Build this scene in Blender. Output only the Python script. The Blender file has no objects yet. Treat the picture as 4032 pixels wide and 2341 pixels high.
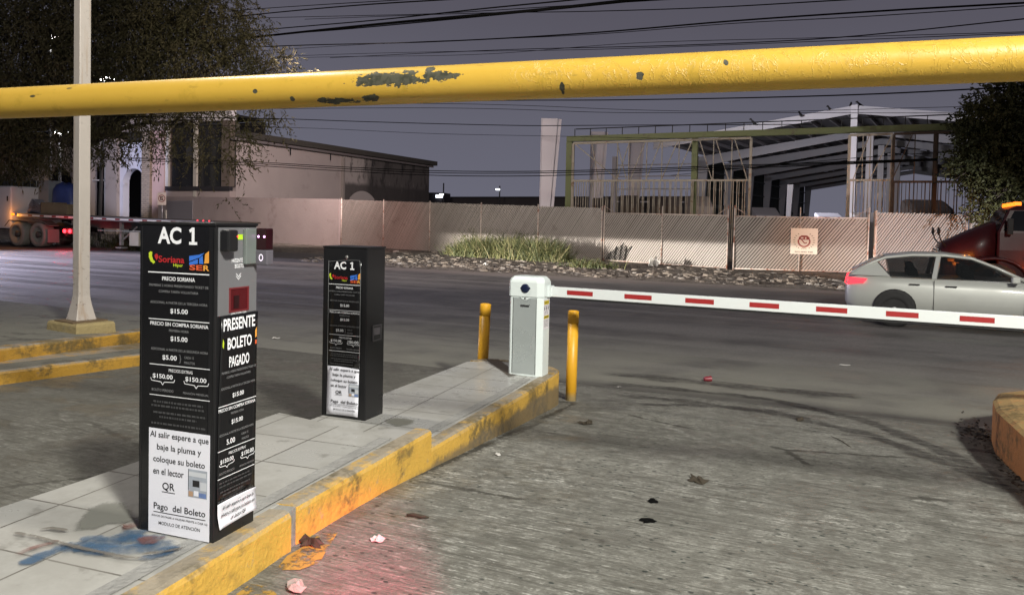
import bpy, bmesh, math, random
import numpy as np
from mathutils import Vector, Matrix
R_ = math.radians
rnd = random.Random(7)
S = bpy.context.scene
COL = S.collection

# ------------------------------------------------------------------ camera
EYE = 1.42
F_PX, CX, CY = 3028.0, 2016.0, 961.0
_psi, _pit, _rol = R_(24.5), 0.03, 0.021
_f0 = Vector((-math.sin(_psi), math.cos(_psi), 0)); _r0 = Vector((math.cos(_psi), math.sin(_psi), 0)); _z = Vector((0, 0, 1))
FW = (math.cos(_pit)*_f0 - math.sin(_pit)*_z); _u0 = (math.sin(_pit)*_f0 + math.cos(_pit)*_z)
RT = math.cos(_rol)*_r0 + math.sin(_rol)*_u0; UP = -math.sin(_rol)*_r0 + math.cos(_rol)*_u0
cd = bpy.data.cameras.new("camera"); cam = bpy.data.objects.new("camera", cd); COL.objects.link(cam)
m = Matrix((RT, UP, -FW)).transposed().to_4x4(); m.translation = (0, 0, EYE); cam.matrix_world = m
cd.sensor_width = 36; cd.lens = 36*F_PX/4032; cd.shift_y = -(1170.5-CY)/4032; cd.clip_start = .05; cd.clip_end = 2000
S.camera = cam
S.view_settings.view_transform = 'Standard'; S.view_settings.look = 'None'; S.view_settings.exposure = 0; S.view_settings.gamma = 1

# ------------------------------------------------------------------ night sky (glow of the town) and lamps
W = bpy.data.worlds.new("World"); S.world = W; W.use_nodes = True
nt = W.node_tree; bg = nt.nodes["Background"]
tc = nt.nodes.new("ShaderNodeTexCoord"); sx = nt.nodes.new("ShaderNodeSeparateXYZ"); rp = nt.nodes.new("ShaderNodeValToRGB")
nz = nt.nodes.new("ShaderNodeTexNoise"); nz.inputs["Scale"].default_value = 2.2; nz.inputs["Detail"].default_value = 3
ad = nt.nodes.new("ShaderNodeMath"); ad.operation = 'MULTIPLY_ADD'; ad.inputs[1].default_value = .09; 
nt.links.new(tc.outputs["Generated"], sx.inputs[0]); nt.links.new(tc.outputs["Generated"], nz.inputs["Vector"])
nt.links.new(nz.outputs["Fac"], ad.inputs[0]); nt.links.new(sx.outputs["Z"], ad.inputs[2]); ad2 = nt.nodes.new("ShaderNodeMath"); ad2.operation = 'MULTIPLY_ADD'; ad2.inputs[1].default_value = .07
nt.links.new(sx.outputs["X"], ad2.inputs[0]); nt.links.new(ad.outputs[0], ad2.inputs[2]); nt.links.new(ad2.outputs[0], rp.inputs[0])
e = rp.color_ramp.elements
e[0].position = 0.0; e[0].color = (.165, .165, .215, 1)
e[1].position = .42; e[1].color = (.088, .082, .105, 1)
x = e.new(.14); x.color = (.145, .143, .185, 1)
x = e.new(.27); x.color = (.112, .106, .136, 1)
nt.links.new(rp.outputs[0], bg.inputs[0]); bg.inputs[1].default_value = .88

def lamp(name, kind, loc, power, color, aim=None, size=.2, angle=None, blend=.4, spec=1.0):
    d = bpy.data.lights.new(name, kind); o = bpy.data.objects.new(name, d); COL.objects.link(o)
    o.location = loc; d.energy = power; d.color = color; d.specular_factor = spec
    if kind == 'AREA': d.size = size
    else: d.shadow_soft_size = size
    if kind == 'SPOT': d.spot_size = R_(angle); d.spot_blend = blend
    if aim is not None:
        o.rotation_euler = (Vector(aim)-Vector(loc)).to_track_quat('-Z', 'Y').to_euler()
    return o
# car-park floodlights behind the camera to the right
lamp("car_park_lamp", 'SPOT', (6.2, -2.3, 8.2), 8300, (1, .985, .91), (-3.2, 5.2, 0), .45, 100, .6)
lamp("car_park_lamp", 'SPOT', (7.2, -3.4, 8.2), 3900, (1, .98, .89), (-3.2, 6.5, 0), .55, 100, .6)
lamp("car_park_lamp", 'SPOT', (-6.15, 4.45, 7.0), 900, (1, .95, .85), (-5.6, 3.6, 0), .12, 130, .8)
# street lamps along the road, then an added fill lamp for the left tree
lamp("street_and_fill_light", 'SPOT', (-11, 13.0, 9.0), 3500, (1, .87, .78), (-14, 30, .5), .25, 110, .8)
lamp("street_and_fill_light", 'SPOT', (-20, 27, 9.5), 12000, (1, .83, .80), (-34, 44, 3.5), .25, 110, .8)
lamp("street_and_fill_light", 'SPOT', (9, 20, 9.0), 350, (1, .70, .52), (0, 27, .8), .25, 100, .8)
lamp("street_and_fill_light", 'SPOT', (-22, 13, 9.5), 2600, (1, .90, .70), (-22, 33, 8), .3, 80, .9)  # added fill lamp, brightens the left tree; not one of the street lamps
lamp("cool_floodlight", 'SPOT', (-40, 17.5, 7), 42000, (.78, .74, 1), (-26.5, 16.8, 0), .4, 48, .9)
lamp("cool_floodlight", 'SPOT', (-41.5, 29.5, 3.6), 2000, (.62, .66, 1), (-44.6, 36.5, 4.8), .2, 62, .5)
lamp("yard_lamp", 'SPOT', (-7, 35, 4.2), 6500, (.92, .91, 1), (9, 56, 7.0), .4, 125, .8)
o = lamp("headlamp_beam", 'SPOT', (-20, 10.2, .80), 50000, (1, .95, .86), (-7.2, 27.4, .78), .06, 62, .5)
d = o.data; d.use_nodes = True; n_ = d.node_tree; em = n_.nodes["Emission"]; ge = n_.nodes.new("ShaderNodeNewGeometry"); sp_ = n_.nodes.new("ShaderNodeSeparateXYZ"); mr_ = n_.nodes.new("ShaderNodeMapRange")
n_.links.new(ge.outputs["Incoming"], sp_.inputs[0]); n_.links.new(sp_.outputs[2], mr_.inputs[0]); m2_ = n_.nodes.new("ShaderNodeMapRange"); n_.links.new(sp_.outputs[2], m2_.inputs[0]); mu_ = n_.nodes.new("ShaderNodeMath"); mu_.operation = 'MULTIPLY'; n_.links.new(mr_.outputs[0], mu_.inputs[0]); n_.links.new(m2_.outputs[0], mu_.inputs[1]); n_.links.new(mu_.outputs[0], em.inputs["Strength"])
for i_, v_ in enumerate((-.075, -.045, 0, 1)): m2_.inputs[1+i_].default_value = v_
for i_, v_ in enumerate((-.004, .004, 1.0, .06)): mr_.inputs[1+i_].default_value = v_
lamp("headlamp_beam", 'SPOT', (5.3, 23.6, .75), 1800, (.95, .95, 1), (3.0, 26.8, 1.2), .06, 62, .6)
lamp("tail_light_glow", 'SPOT', (-.5, .9, .62), 1000, (1, .08, .18), (-1.62, 2.33, 0), .05, 19, 1)
lamp("tail_light_glow", 'SPOT', (-18.9, 24.8, .9), 330, (1, .10, .10), (-21.8, 31.5, 1.2), .1, 75, 1)

# ------------------------------------------------------------------ ground height and pixel-to-place helpers
_PY = [-60, 2.6, 3.3, 4.0, 5.0, 6.4, 7.2, 9, 14, 18, 21.4, 23, 26, 30, 400]
_PZ = [0, 0, -.01, -.07, -.14, -.235, -.26, -.275, -.29, -.25, -.19, -.13, -.06, -.03, -.03]
def gz(y): return float(np.interp(y, _PY, _PZ))
def ray(px, py): return (px-CX)/F_PX*RT - (py-CY)/F_PX*UP + FW
def at_z(px, py, z):
    d = ray(px, py); return Vector((0, 0, EYE)) + d*((z-EYE)/d.z)
def at_y(px, py, y):
    d = ray(px, py); return Vector((0, 0, EYE)) + d*(y/d.y)
def at_d(px, py, D): return Vector((0, 0, EYE)) + ray(px, py)*D
def at_g(px, py):
    z = 0.
    for i in range(25):
        P = at_z(px, py, z); z = .5*z+.5*gz(P.y)
    return P

# ------------------------------------------------------------------ mesh builder
class MB:
    def __init__(s): s.v = []; s.f = []; s.mi = []; s.sm = []
    def add(s, vs, fs, m=0, smooth=False):
        b = len(s.v); s.v += [tuple(v) for v in vs]
        for f in fs: s.f.append(tuple(b+i for i in f)); s.mi.append(m); s.sm.append(smooth)
        return s
    def box(s, c, d, rz=0, m=0, ry=0, rx=0):
        M = Matrix.Translation(c) @ Matrix.Rotation(rz, 4, 'Z') @ Matrix.Rotation(ry, 4, 'Y') @ Matrix.Rotation(rx, 4, 'X')
        vs = [M @ Vector((sx*d[0]/2, sy*d[1]/2, sz*d[2]/2)) for sx in (-1, 1) for sy in (-1, 1) for sz in (-1, 1)]
        return s.add(vs, [(0, 1, 3, 2), (4, 6, 7, 5), (0, 4, 5, 1), (2, 3, 7, 6), (0, 2, 6, 4), (1, 5, 7, 3)], m)
    def bar(s, p, q, w, h=None, m=0, up=(0, 0, 1)):
        p = Vector(p); q = Vector(q); h = h or w; t = (q-p).normalized(); u = Vector(up)
        if abs(t.dot(u)) > .98: u = Vector((0, 1, 0))
        a = t.cross(u).normalized(); b = a.cross(t).normalized()
        vs = [P + sa*a*w/2 + sb*b*h/2 for P in (p, q) for sa, sb in ((-1, -1), (1, -1), (1, 1), (-1, 1))]
        return s.add(vs, [(0, 3, 2, 1), (4, 5, 6, 7), (0, 1, 5, 4), (1, 2, 6, 5), (2, 3, 7, 6), (3, 0, 4, 7)], m)
    def tube(s, pts, r, n=8, m=0, cap=True, smooth=True):
        pts = [Vector(p) for p in pts]; k = len(pts); rs = r if isinstance(r, (list, tuple)) else [r]*k
        vs = []; a = None
        for i, P in enumerate(pts):
            t = (pts[min(i+1, k-1)]-pts[max(i-1, 0)]).normalized()
            if a is None:
                a = t.orthogonal().normalized()
            a = (a - t*a.dot(t)).normalized(); b = t.cross(a)
            for j in range(n):
                w = 2*math.pi*j/n; vs.append(P + rs[i]*(math.cos(w)*a+math.sin(w)*b))
        fs = [(i*n+j, i*n+(j+1) % n, (i+1)*n+(j+1) % n, (i+1)*n+j) for i in range(k-1) for j in range(n)]
        s.add(vs, fs, m, smooth)
        if cap:
            b = len(s.v)-k*n
            s.f.append(tuple(b+j for j in reversed(range(n)))); s.mi.append(m); s.sm.append(False)
            s.f.append(tuple(b+(k-1)*n+j for j in range(n))); s.mi.append(m); s.sm.append(False)
        return s
    def prism(s, poly, vec, m=0):
        n = len(poly); vec = Vector(vec); P = [Vector(p) for p in poly]
        return s.add(P+[p+vec for p in P], [tuple(range(n)), tuple(reversed(range(n, 2*n)))] + [(i, n+i, n+(i+1) % n, (i+1) % n) for i in range(n)], m)
    def rings(s, rings, m=0, cap=True, closed=True, smooth=True):
        n = len(rings[0]); k = len(rings); vs = [v for r in rings for v in r]
        fs = [(i*n+j, i*n+(j+1) % n, (i+1)*n+(j+1) % n, (i+1)*n+j) for i in range(k-1) for j in range(n if closed else n-1)]
        if cap: fs += [tuple(reversed(range(n))), tuple(range((k-1)*n, k*n))]
        return s.add(vs, fs, m, smooth)
    def quad(s, a, b, c, d, m=0): return s.add([a, b, c, d], [(0, 1, 2, 3)], m)
    def lathe(s, prof, c=(0, 0, 0), n=20, m=0, axis='Z', smooth=True):
        c = Vector(c); vs = []
        for r, h in prof:
            for j in range(n):
                w = 2*math.pi*j/n; ca, sa = r*math.cos(w), r*math.sin(w)
                vs.append(c + Vector({'Z': (ca, sa, h), 'Y': (ca, h, sa), 'X': (h, ca, sa)}[axis]))
        k = len(prof)
        fs = [(i*n+j, i*n+(j+1) % n, (i+1)*n+(j+1) % n, (i+1)*n+j) for i in range(k-1) for j in range(n)]
        fs += [tuple(reversed(range(n))), tuple(range((k-1)*n, k*n))]
        return s.add(vs, fs, m, smooth)
    def text(s, string, o, right, up, size, m=0, bold=0, align='CENTER', sx=1.0, shear=0):
        vs, fs = font_mesh(string, bold, align); o = Vector(o); r = Vector(right).normalized(); u = Vector(up).normalized()
        return s.add([o + r*((x+shear*y)*size*sx) + u*(y*size) for x, y in vs], fs, m)
    def build(s, name, mats, parent=None, bevel=0, segs=2, fix=True, loc=None):
        me = bpy.data.meshes.new(name); me.from_pydata(s.v, [], s.f)
        for mm in (mats if isinstance(mats, (list, tuple)) else [mats]): me.materials.append(mm)
        me.polygons.foreach_set("material_index", s.mi); me.polygons.foreach_set("use_smooth", s.sm)
        if fix:
            bm = bmesh.new(); bm.from_mesh(me); bmesh.ops.recalc_face_normals(bm, faces=bm.faces); bm.to_mesh(me); bm.free()
        me.update()
        o = bpy.data.objects.new(name, me); COL.objects.link(o)
        if parent: o.parent = parent
        if loc is not None: o.location = loc
        if bevel:
            b = o.modifiers.new("bevel", 'BEVEL'); b.width = bevel; b.segments = segs; b.limit_method = 'ANGLE'; b.angle_limit = R_(40)
        return o
_fonts = {}
def font_mesh(string, bold, align):
    k = (string, bold, align)
    if k not in _fonts:
        c = bpy.data.curves.new("t", 'FONT'); c.body = string; c.size = 1; c.align_x = align; c.align_y = 'CENTER'; c.offset = bold
        c.resolution_u = 3; c.fill_mode = 'FRONT'; c.dimensions = '2D'
        o = bpy.data.objects.new("t", c); COL.objects.link(o); dg = bpy.context.evaluated_depsgraph_get()
        me = bpy.data.meshes.new_from_object(o.evaluated_get(dg))
        _fonts[k] = ([(v.co.x, v.co.y) for v in me.vertices], [tuple(p.vertices) for p in me.polygons])
        bpy.data.objects.remove(o); bpy.data.curves.remove(c); bpy.data.meshes.remove(me)
    return _fonts[k]
def thing(name, label, cat, loc=(0, 0, 0), rz=0, group=None):
    o = bpy.data.objects.new(name, None); COL.objects.link(o); o.location = loc; o.rotation_euler = (0, 0, rz); o.empty_display_size = .2
    o["label"] = label; o["category"] = cat
    if group: o["group"] = group
    return o
def tag(o, label, cat, group=None):
    o["label"] = label; o["category"] = cat
    if group: o["group"] = group
    return o
def fade(o, vals):
    a = o.data.attributes.new("fade", 'FLOAT', 'POINT'); a.data.foreach_set("value", vals); return o
def struct(o, label=None):
    o["kind"] = "structure"
    if label: o["label"] = label
    return o

# ------------------------------------------------------------------ materials
class G:
    def __init__(s, name):
        s.m = bpy.data.materials.new(name); s.m.use_nodes = True; s.t = s.m.node_tree; s.b = s.t.nodes["Principled BSDF"]; s.co = {}
    def n(s, typ, **kw):
        x = s.t.nodes.new("ShaderNode"+typ)
        for k, v in kw.items(): setattr(x, k, v)
        return x
    def put(s, sock, v):
        if hasattr(v, "is_linked") or isinstance(v, bpy.types.NodeSocket): s.t.links.new(v, sock)
        elif v is not None:
            if isinstance(v, (tuple, list)) and len(v) == 3 and sock.type == 'RGBA': v = (*v, 1)
            sock.default_value = v
    def pos(s):
        if 'p' not in s.co: s.co['p'] = s.n("TexCoord").outputs["Object"]
        return s.co['p']
    def xyz(s):
        if 'x' not in s.co:
            q = s.n("SeparateXYZ"); s.put(q.inputs[0], s.pos()); s.co['x'] = (q.outputs[0], q.outputs[1], q.outputs[2])
        return s.co['x']
    def math(s, op, a, b=None, c=None, clamp=False):
        q = s.n("Math", operation=op, use_clamp=clamp)
        for i, v in enumerate((a, b, c)):
            if v is not None: s.put(q.inputs[i], v)
        return q.outputs[0]
    def scale(s, v, sc, off=(0, 0, 0), rot=(0, 0, 0)):
        q = s.n("Mapping"); s.put(q.inputs[0], v); q.inputs["Scale"].default_value = sc; q.inputs["Location"].default_value = off; q.inputs["Rotation"].default_value = rot
        return q.outputs[0]
    def noise(s, sc=5, det=4, vec=None, rough=.6, dist=0):
        q = s.n("TexNoise"); s.put(q.inputs["Vector"], vec if vec is not None else s.pos()); q.inputs["Scale"].default_value = sc
        q.inputs["Detail"].default_value = det; q.inputs["Roughness"].default_value = rough; q.inputs["Distortion"].default_value = dist
        return q.outputs["Fac"]
    def voro(s, sc=5, vec=None, feat='F1'):
        q = s.n("TexVoronoi", feature=feat); s.put(q.inputs["Vector"], vec if vec is not None else s.pos()); q.inputs["Scale"].default_value = sc
        return q.outputs["Distance"]
    def ramp(s, f, a, b, lo=0., hi=1.):
        q = s.n("MapRange", interpolation_type='SMOOTHSTEP'); s.put(q.inputs[0], f)
        for i, v in enumerate((a, b, lo, hi)): q.inputs[1+i].default_value = v
        return q.outputs[0]
    def mix(s, f, a, b, mode='MIX'):
        q = s.n("Mix", data_type='RGBA', blend_type=mode, clamp_factor=True); s.put(q.inputs[0], f); s.put(q.inputs[6], a); s.put(q.inputs[7], b)
        return q.outputs[2]
    def blob(s, c, r):
        q = s.n("Vector_Math" if False else "VectorMath", operation='SUBTRACT'); s.put(q.inputs[0], s.pos()); q.inputs[1].default_value = c
        w = s.n("VectorMath", operation='DIVIDE'); s.put(w.inputs[0], q.outputs[0]); w.inputs[1].default_value = r
        l = s.n("VectorMath", operation='LENGTH'); s.put(l.inputs[0], w.outputs[0])
        return s.math('SUBTRACT', 1, l.outputs["Value"])
    def out(s, col=None, rough=None, metal=None, bump=None, bstr=.3, bdist=.01, spec=None, alpha=None, emit=None, estr=0, coat=None):
        I = s.b.inputs
        if col is not None: s.put(I["Base Color"], col)
        if rough is not None: s.put(I["Roughness"], rough)
        if metal is not None: s.put(I["Metallic"], metal)
        if spec is not None: s.put(I["Specular IOR Level"], spec)
        if alpha is not None: s.put(I["Alpha"], alpha)
        if coat is not None: s.put(I["Coat Weight"], coat)
        if emit is not None: s.put(I["Emission Color"], emit); I["Emission Strength"].default_value = estr
        if bump is not None:
            q = s.n("Bump"); s.put(q.inputs["Height"], bump); q.inputs["Strength"].default_value = bstr; q.inputs["Distance"].default_value = bdist
            s.t.links.new(q.outputs[0], I["Normal"])
        return s.m
def paint(name, col, rough=.5, metal=0, var=.12, sc=6, bump=0, bsc=40, dirt=None, dirt_lo=.58, dirt_hi=.75, dsc=3, spec=None, coat=None):
    g = G(name); f = g.noise(sc, 5)
    c = g.mix(f, tuple(v*(1-var) for v in col), tuple(min(1, v*(1+var)) for v in col))
    if dirt: c = g.mix(g.ramp(g.noise(dsc, 6, rough=.7), dirt_lo, dirt_hi), c, dirt)
    r = g.ramp(f, .2, .8, max(.04, rough-.08), min(1, rough+.08))
    return g.out(c, r, metal, g.noise(bsc, 3) if bump else None, bump or .3, .01, spec, coat=coat)
def glow(name, col, st):
    g = G(name); return g.out((.02, .02, .02), .4, emit=(*col, 1), estr=st)
# ------------------------------------------------------------------ ground surfaces
def m_driveway():
    g = G("worn_concrete"); x, y, z = g.xyz(); p = g.pos()
    big = g.noise(.55, 4); med = g.noise(3.2, 7, rough=.72); fine = g.noise(55, 3); mott = g.noise(11, 6, rough=.75)
    gro = g.noise(1., 5, g.scale(p, (2.6, 26, 1), rot=(0, 0, R_(-2))), .65, .5); gro2 = g.noise(1., 4, g.scale(p, (6, 60, 1), rot=(0, 0, R_(-2))), .7)
    worn = g.ramp(g.noise(.8, 4, g.scale(p, (1, 1, 1), (3, 1, 0))), .42, .6)
    c = g.mix(g.ramp(med, .3, .72), (.205, .202, .178), (.35, .345, .307))
    c = g.mix(g.ramp(mott, .36, .62, .6, 0), c, (.105, .10, .085))
    c = g.mix(g.math('MULTIPLY', g.ramp(gro, .40, .50, 1, 0), g.math('ADD', g.math('MULTIPLY', worn, .55), .22)), c, (.075, .071, .06))
    c = g.mix(g.math('MULTIPLY', g.ramp(gro2, .40, .50, 1, 0), .55), c, (.09, .085, .07))
    c = g.mix(g.math('MULTIPLY', g.math('MULTIPLY', g.ramp(gro2, .52, .60), g.ramp(mott, .45, .58)), g.ramp(g.noise(.9, 4), .46, .62, .25, 1)), c, (.60, .59, .54))
    c = g.mix(g.ramp(fine, .38, .62, .45, 0), c, (.09, .085, .072))
    c = g.mix(g.ramp(big, .40, .62, .38, 0), c, (.12, .117, .10))
    # small round oil drops and pits, denser in some places
    for sc_, lo_, hi_, of_, den in ((12, .15, .24, 0, .40), (19, .14, .24, 5, .40), (6.5, .08, .14, 2, .42)):
        d = g.voro(sc_, g.scale(p, (1, 1.5, 1), (of_, of_, 0))); dm = g.ramp(g.noise(1.2, 4, g.scale(p, (1, 1, 1), (of_+2, 0, 0))), den, den+.14)
        c = g.mix(g.math('MULTIPLY', g.ramp(g.math('ADD', d, g.math('MULTIPLY', fine, .08)), lo_, hi_, .92, 0), dm), c, (.025, .032, .028))
    d2 = g.voro(4.3); c = g.mix(g.math('MULTIPLY', g.ramp(g.math('ADD', d2, g.math('MULTIPLY', mott, .22)), .16, .30, .7, 0), g.ramp(g.noise(.9, 2, g.scale(p, (1, 1, 1), (7, 3, 0))), .50, .6)), c, (.055, .05, .043))
    ck = g.voro(.42, g.n("Mapping").outputs[0] if False else g.scale(p, (1, 1, 1), (2.1, .4, 0)), 'DISTANCE_TO_EDGE'); c = g.mix(g.math('MULTIPLY', g.ramp(g.math('ADD', ck, g.math('MULTIPLY', g.math('SUBTRACT', mott, .5), .05)), .004, .012, .8, 0), g.ramp(g.noise(.6, 2), .5, .56)), c, (.04, .037, .03))
    # grime towards the gutter and along the kerbs
    gy = g.math('MULTIPLY', g.ramp(g.math('ADD', y, g.math('MULTIPLY', med, 1.6)), 6.6, 9.2), .55)
    c = g.mix(gy, c, (.10, .092, .080))
    lane = g.ramp(g.math('ADD', x, g.math('MULTIPLY', med, .8)), -3.6, -2.6, .55, 0)
    c = g.mix(lane, c, (.085, .080, .066))
    h = g.math('ADD', g.math('MULTIPLY', gro, 1.2), g.math('ADD', g.math('MULTIPLY', gro2, .8), g.math('MULTIPLY', mott, .9)))
    r = g.ramp(g.noise(2.4, 5), .38, .58, .30, .85)
    return g.out(c, r, 0, h, .55, .02, .35)
def m_road():
    g = G("asphalt"); x, y, z = g.xyz(); p = g.pos()
    med = g.noise(1.4, 5); fine = g.noise(30, 3); st = g.noise(1., 4, g.scale(p, (.10, 1.7, 1))); st2 = g.noise(1, 3, g.scale(p, (.35, 7, 1)))
    c = g.mix(g.ramp(med, .3, .7), (.092, .086, .080), (.150, .140, .129))
    c = g.mix(g.ramp(st, .45, .62, 0, .7), c, (.21, .195, .18))
    c = g.mix(g.ramp(st2, .5, .66, 0, .35), c, (.16, .15, .14))
    c = g.mix(g.ramp(fine, .4, .65, .3, 0), c, (.02, .02, .02))
    dust = g.math('MULTIPLY', g.ramp(g.math('ADD', y, g.math('MULTIPLY', st, 1.8)), 9.0, 13.0, 1, 0), g.ramp(med, .25, .6, .35, .95))
    c = g.mix(dust, c, (.205, .198, .165))
    far = g.ramp(g.math('ADD', y, g.math('MULTIPLY', st2, .7)), 20.4, 21.3)
    c = g.mix(far, c, (.21, .18, .16))
    return g.out(c, g.ramp(st, .35, .65, .42, .7), 0, g.math('ADD', fine, g.math('MULTIPLY', st2, .6)), .35, .012, .5)
def m_dirt():
    g = G("stony_dirt"); p = g.pos(); n1 = g.noise(1.2, 6, rough=.7); n2 = g.noise(9, 5, rough=.7)
    c = g.mix(g.ramp(n1, .35, .65), (.075, .062, .05), (.19, .165, .14)); c = g.mix(g.ramp(n2, .5, .62, 0, .7), c, (.30, .27, .24))
    c = g.mix(g.ramp(n2, .30, .42, .8, 0), c, (.03, .026, .022))
    return g.out(c, .95, 0, n2, .9, .06, .2)
def sheet(name, xs, ys, off, mat):
    b = MB(); nx, ny = len(xs), len(ys)
    b.add([(x, y, gz(y)+off) for y in ys for x in xs], [(j*nx+i, j*nx+i+1, (j+1)*nx+i+1, (j+1)*nx+i) for j in range(ny-1) for i in range(nx-1)], 0, True)
    return struct(b.build(name, mat, fix=False))
def fr(a, b, n): return [a+(b-a)*i/n for i in range(n+1)]
sheet("ground", fr(-220, 220, 22), [-60, -20] + fr(0, 30, 60) + [60, 120, 400], -.012, m_dirt())
DRIVE = sheet("driveway", fr(-18, 14, 16), fr(-8, 7.6, 52), 0, m_driveway())
sheet("road", fr(-200, 160, 36), fr(7.6, 21.4, 46), 0, m_road())
sheet("lay_by", fr(-60, -16.2, 8), fr(21.4, 25.2, 12), 0, paint("lay_by_asphalt", (.085, .078, .075), .75, 0, .3, 2, 1, 30))

# tyre marks swinging across the driveway mouth
def ribbon(name, px, w, mat, parent, off=.004, n=10):
    P = [at_g(*q) for q in px]; pts = []
    for i in range(len(P)-1):
        for k in range(n): pts.append(P[i].lerp(P[i+1], k/n))
    pts.append(P[-1]); vs = []; fv = []; n_ = len(pts)
    for i, q in enumerate(pts):
        t = (pts[min(i+1, n_-1)]-pts[max(i-1, 0)]); t.z = 0; t.normalize(); s = Vector((-t.y, t.x, 0)); ww = 1.7*w*(.75+.4*math.sin(i*.5+len(px))**2); e_ = min(1, min(i, n_-1-i)*.2)
        for sg, fa in ((-1, 0.), (-.4, 1.), (.4, 1.), (1, 0.)):
            v = q+s*ww*sg/2; vs.append((v.x, v.y, gz(v.y)+off)); fv.append(fa*e_)
    b = MB(); b.add(vs, [(4*i+j, 4*i+4+j, 4*i+5+j, 4*i+1+j) for i in range(n_-1) for j in range(3)], 0, True)
    return fade(b.build(name, mat, parent), fv)
def m_rubber():
    g = G("tyre_rubber_mark"); p = g.pos(); a = g.noise(1, 4, g.scale(p, (2.2, 16, 1))); b = g.noise(14, 4)
    fa = g.n("Attribute", attribute_name="fade").outputs["Fac"]; al = g.math('MULTIPLY', g.ramp(g.math('ADD', a, g.math('MULTIPLY', g.math('SUBTRACT', fa, 1), .5)), .22, .62), g.ramp(b, .3, .6, .28, .62))
    return g.out((.035, .03, .028), .8, alpha=al)
MR = m_rubber()
for k_, (px, w) in enumerate((([(2290, 1500), (2650, 1530), (3050, 1575), (3420, 1660), (3700, 1770), (4032, 1935)], .16), ([(2300, 1545), (2700, 1580), (3100, 1635), (3450, 1720), (3800, 1850), (4100, 1985)], .17),
              ([(2280, 1460), (2700, 1500), (3200, 1550), (3500, 1570)], .30), ([(2290, 1585), (2800, 1600), (3300, 1640)], .10))):
    ribbon("tyre_mark", px, w, MR, DRIVE, .004+.0015*k_)
def m_paintstain():
    g = G("yellow_paint_spill"); al = g.ramp(g.noise(9, 5, rough=.7), .42, .56); return g.out((.42, .25, .05), .8, alpha=al)
b = MB()
P = [at_g(*q) for q in ((1085, 2245), (1130, 2190), (1200, 2150), (1260, 2105), (1330, 2100), (1290, 2160), (1260, 2215), (1180, 2245))]
b.add([(v.x, v.y, .004) for v in P], [tuple(range(8))])
P = [at_g(*q) for q in ((930, 2341), (985, 2300), (1060, 2310), (1090, 2341), (1050, 2420), (950, 2430))]
b.add([(v.x, v.y, .004) for v in P], [tuple(range(6))]); b.build("paint_spill", m_paintstain(), DRIVE)

# ------------------------------------------------------------------ kerb paint and tiles
def m_kerb(name, a=(.60, .36, .065), chip=(.30, .255, .19), base=None):
    g = G(name); x, y, z = g.xyz(); n = g.noise(7, 6, rough=.7); n2 = g.noise(2.2, 5)
    c = g.mix(n, tuple(v*.85 for v in a), tuple(min(1, v*1.12) for v in a))
    nrm = g.n("NewGeometry"); q = g.n("SeparateXYZ"); g.put(q.inputs[0], nrm.outputs["Normal"])
    top = g.ramp(q.outputs[2], .3, .8)
    c = g.mix(g.math('MULTIPLY', top, g.ramp(n, .36, .5, .3, 1)), c, chip)
    c = g.mix(g.ramp(n, .60, .70, 0, .75), c, chip)
    c = g.mix(g.math('MULTIPLY', g.ramp(n2, .5, .64), g.ramp(g.noise(22, 4), .4, .6, .1, .8)), c, (.09, .075, .04))
    c = g.mix(g.math('MULTIPLY', g.ramp(g.noise(1.1, 6, g.scale(g.pos(), (1, 1, 2.5)), .75), .52, .62, 0, .75), g.ramp(n2, .4, .55)), c, (.16, .115, .045))
    if base: c = g.mix(g.ramp(g.math('ADD', z, g.math('MULTIPLY', n, .12)), base, base+.06, .8, 0), c, (.13, .11, .08))
    return g.out(c, .62, 0, g.math('ADD', n, g.noise(45, 3)), .5, .012, .4)
def m_tiles():
    g = G("grey_floor_tiles"); p = g.scale(g.pos(), (1, 1, 1), (0, 0, 0), (0, 0, R_(-5.5)))
    q = g.n("TexBrick"); g.put(q.inputs["Vector"], p); q.offset = 0; q.squash = 1
    for k, v in (("Scale", 1), ("Mortar Size", .005), ("Brick Width", .41), ("Row Height", .41), ("Bias", 0), ("Mortar Smooth", .2)): q.inputs[k].default_value = v
    q.inputs["Color1"].default_value = (.44, .43, .40, 1); q.inputs["Color2"].default_value = (.38, .375, .35, 1); q.inputs["Mortar"].default_value = (.11, .10, .085, 1)
    n = g.noise(1.7, 6, rough=.65); n2 = g.noise(9, 4)
    c = g.mix(g.ramp(n, .42, .66, 0, .55), q.outputs[0], (.235, .225, .20)); c = g.mix(g.ramp(n2, .58, .72, 0, .5), c, (.17, .16, .14))
    return g.out(c, g.ramp(n, .3, .7, .20, .5), 0, g.math('SUBTRACT', g.math('MULTIPLY', n2, .15), q.outputs["Fac"]), .4, .006, .5)
M_KERB = m_kerb("yellow_kerb_paint", base=-.02); M_TILE = m_tiles()
M_CONC = paint("grey_concrete", (.27, .26, .235), .8, 0, .2, 4, 1, 30, (.12, .11, .10), .5, .7)
M_DARKC = paint("dark_concrete", (.15, .145, .12), .85, 0, .25, 2, 1, 25, (.07, .065, .055), .5, .68)

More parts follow.
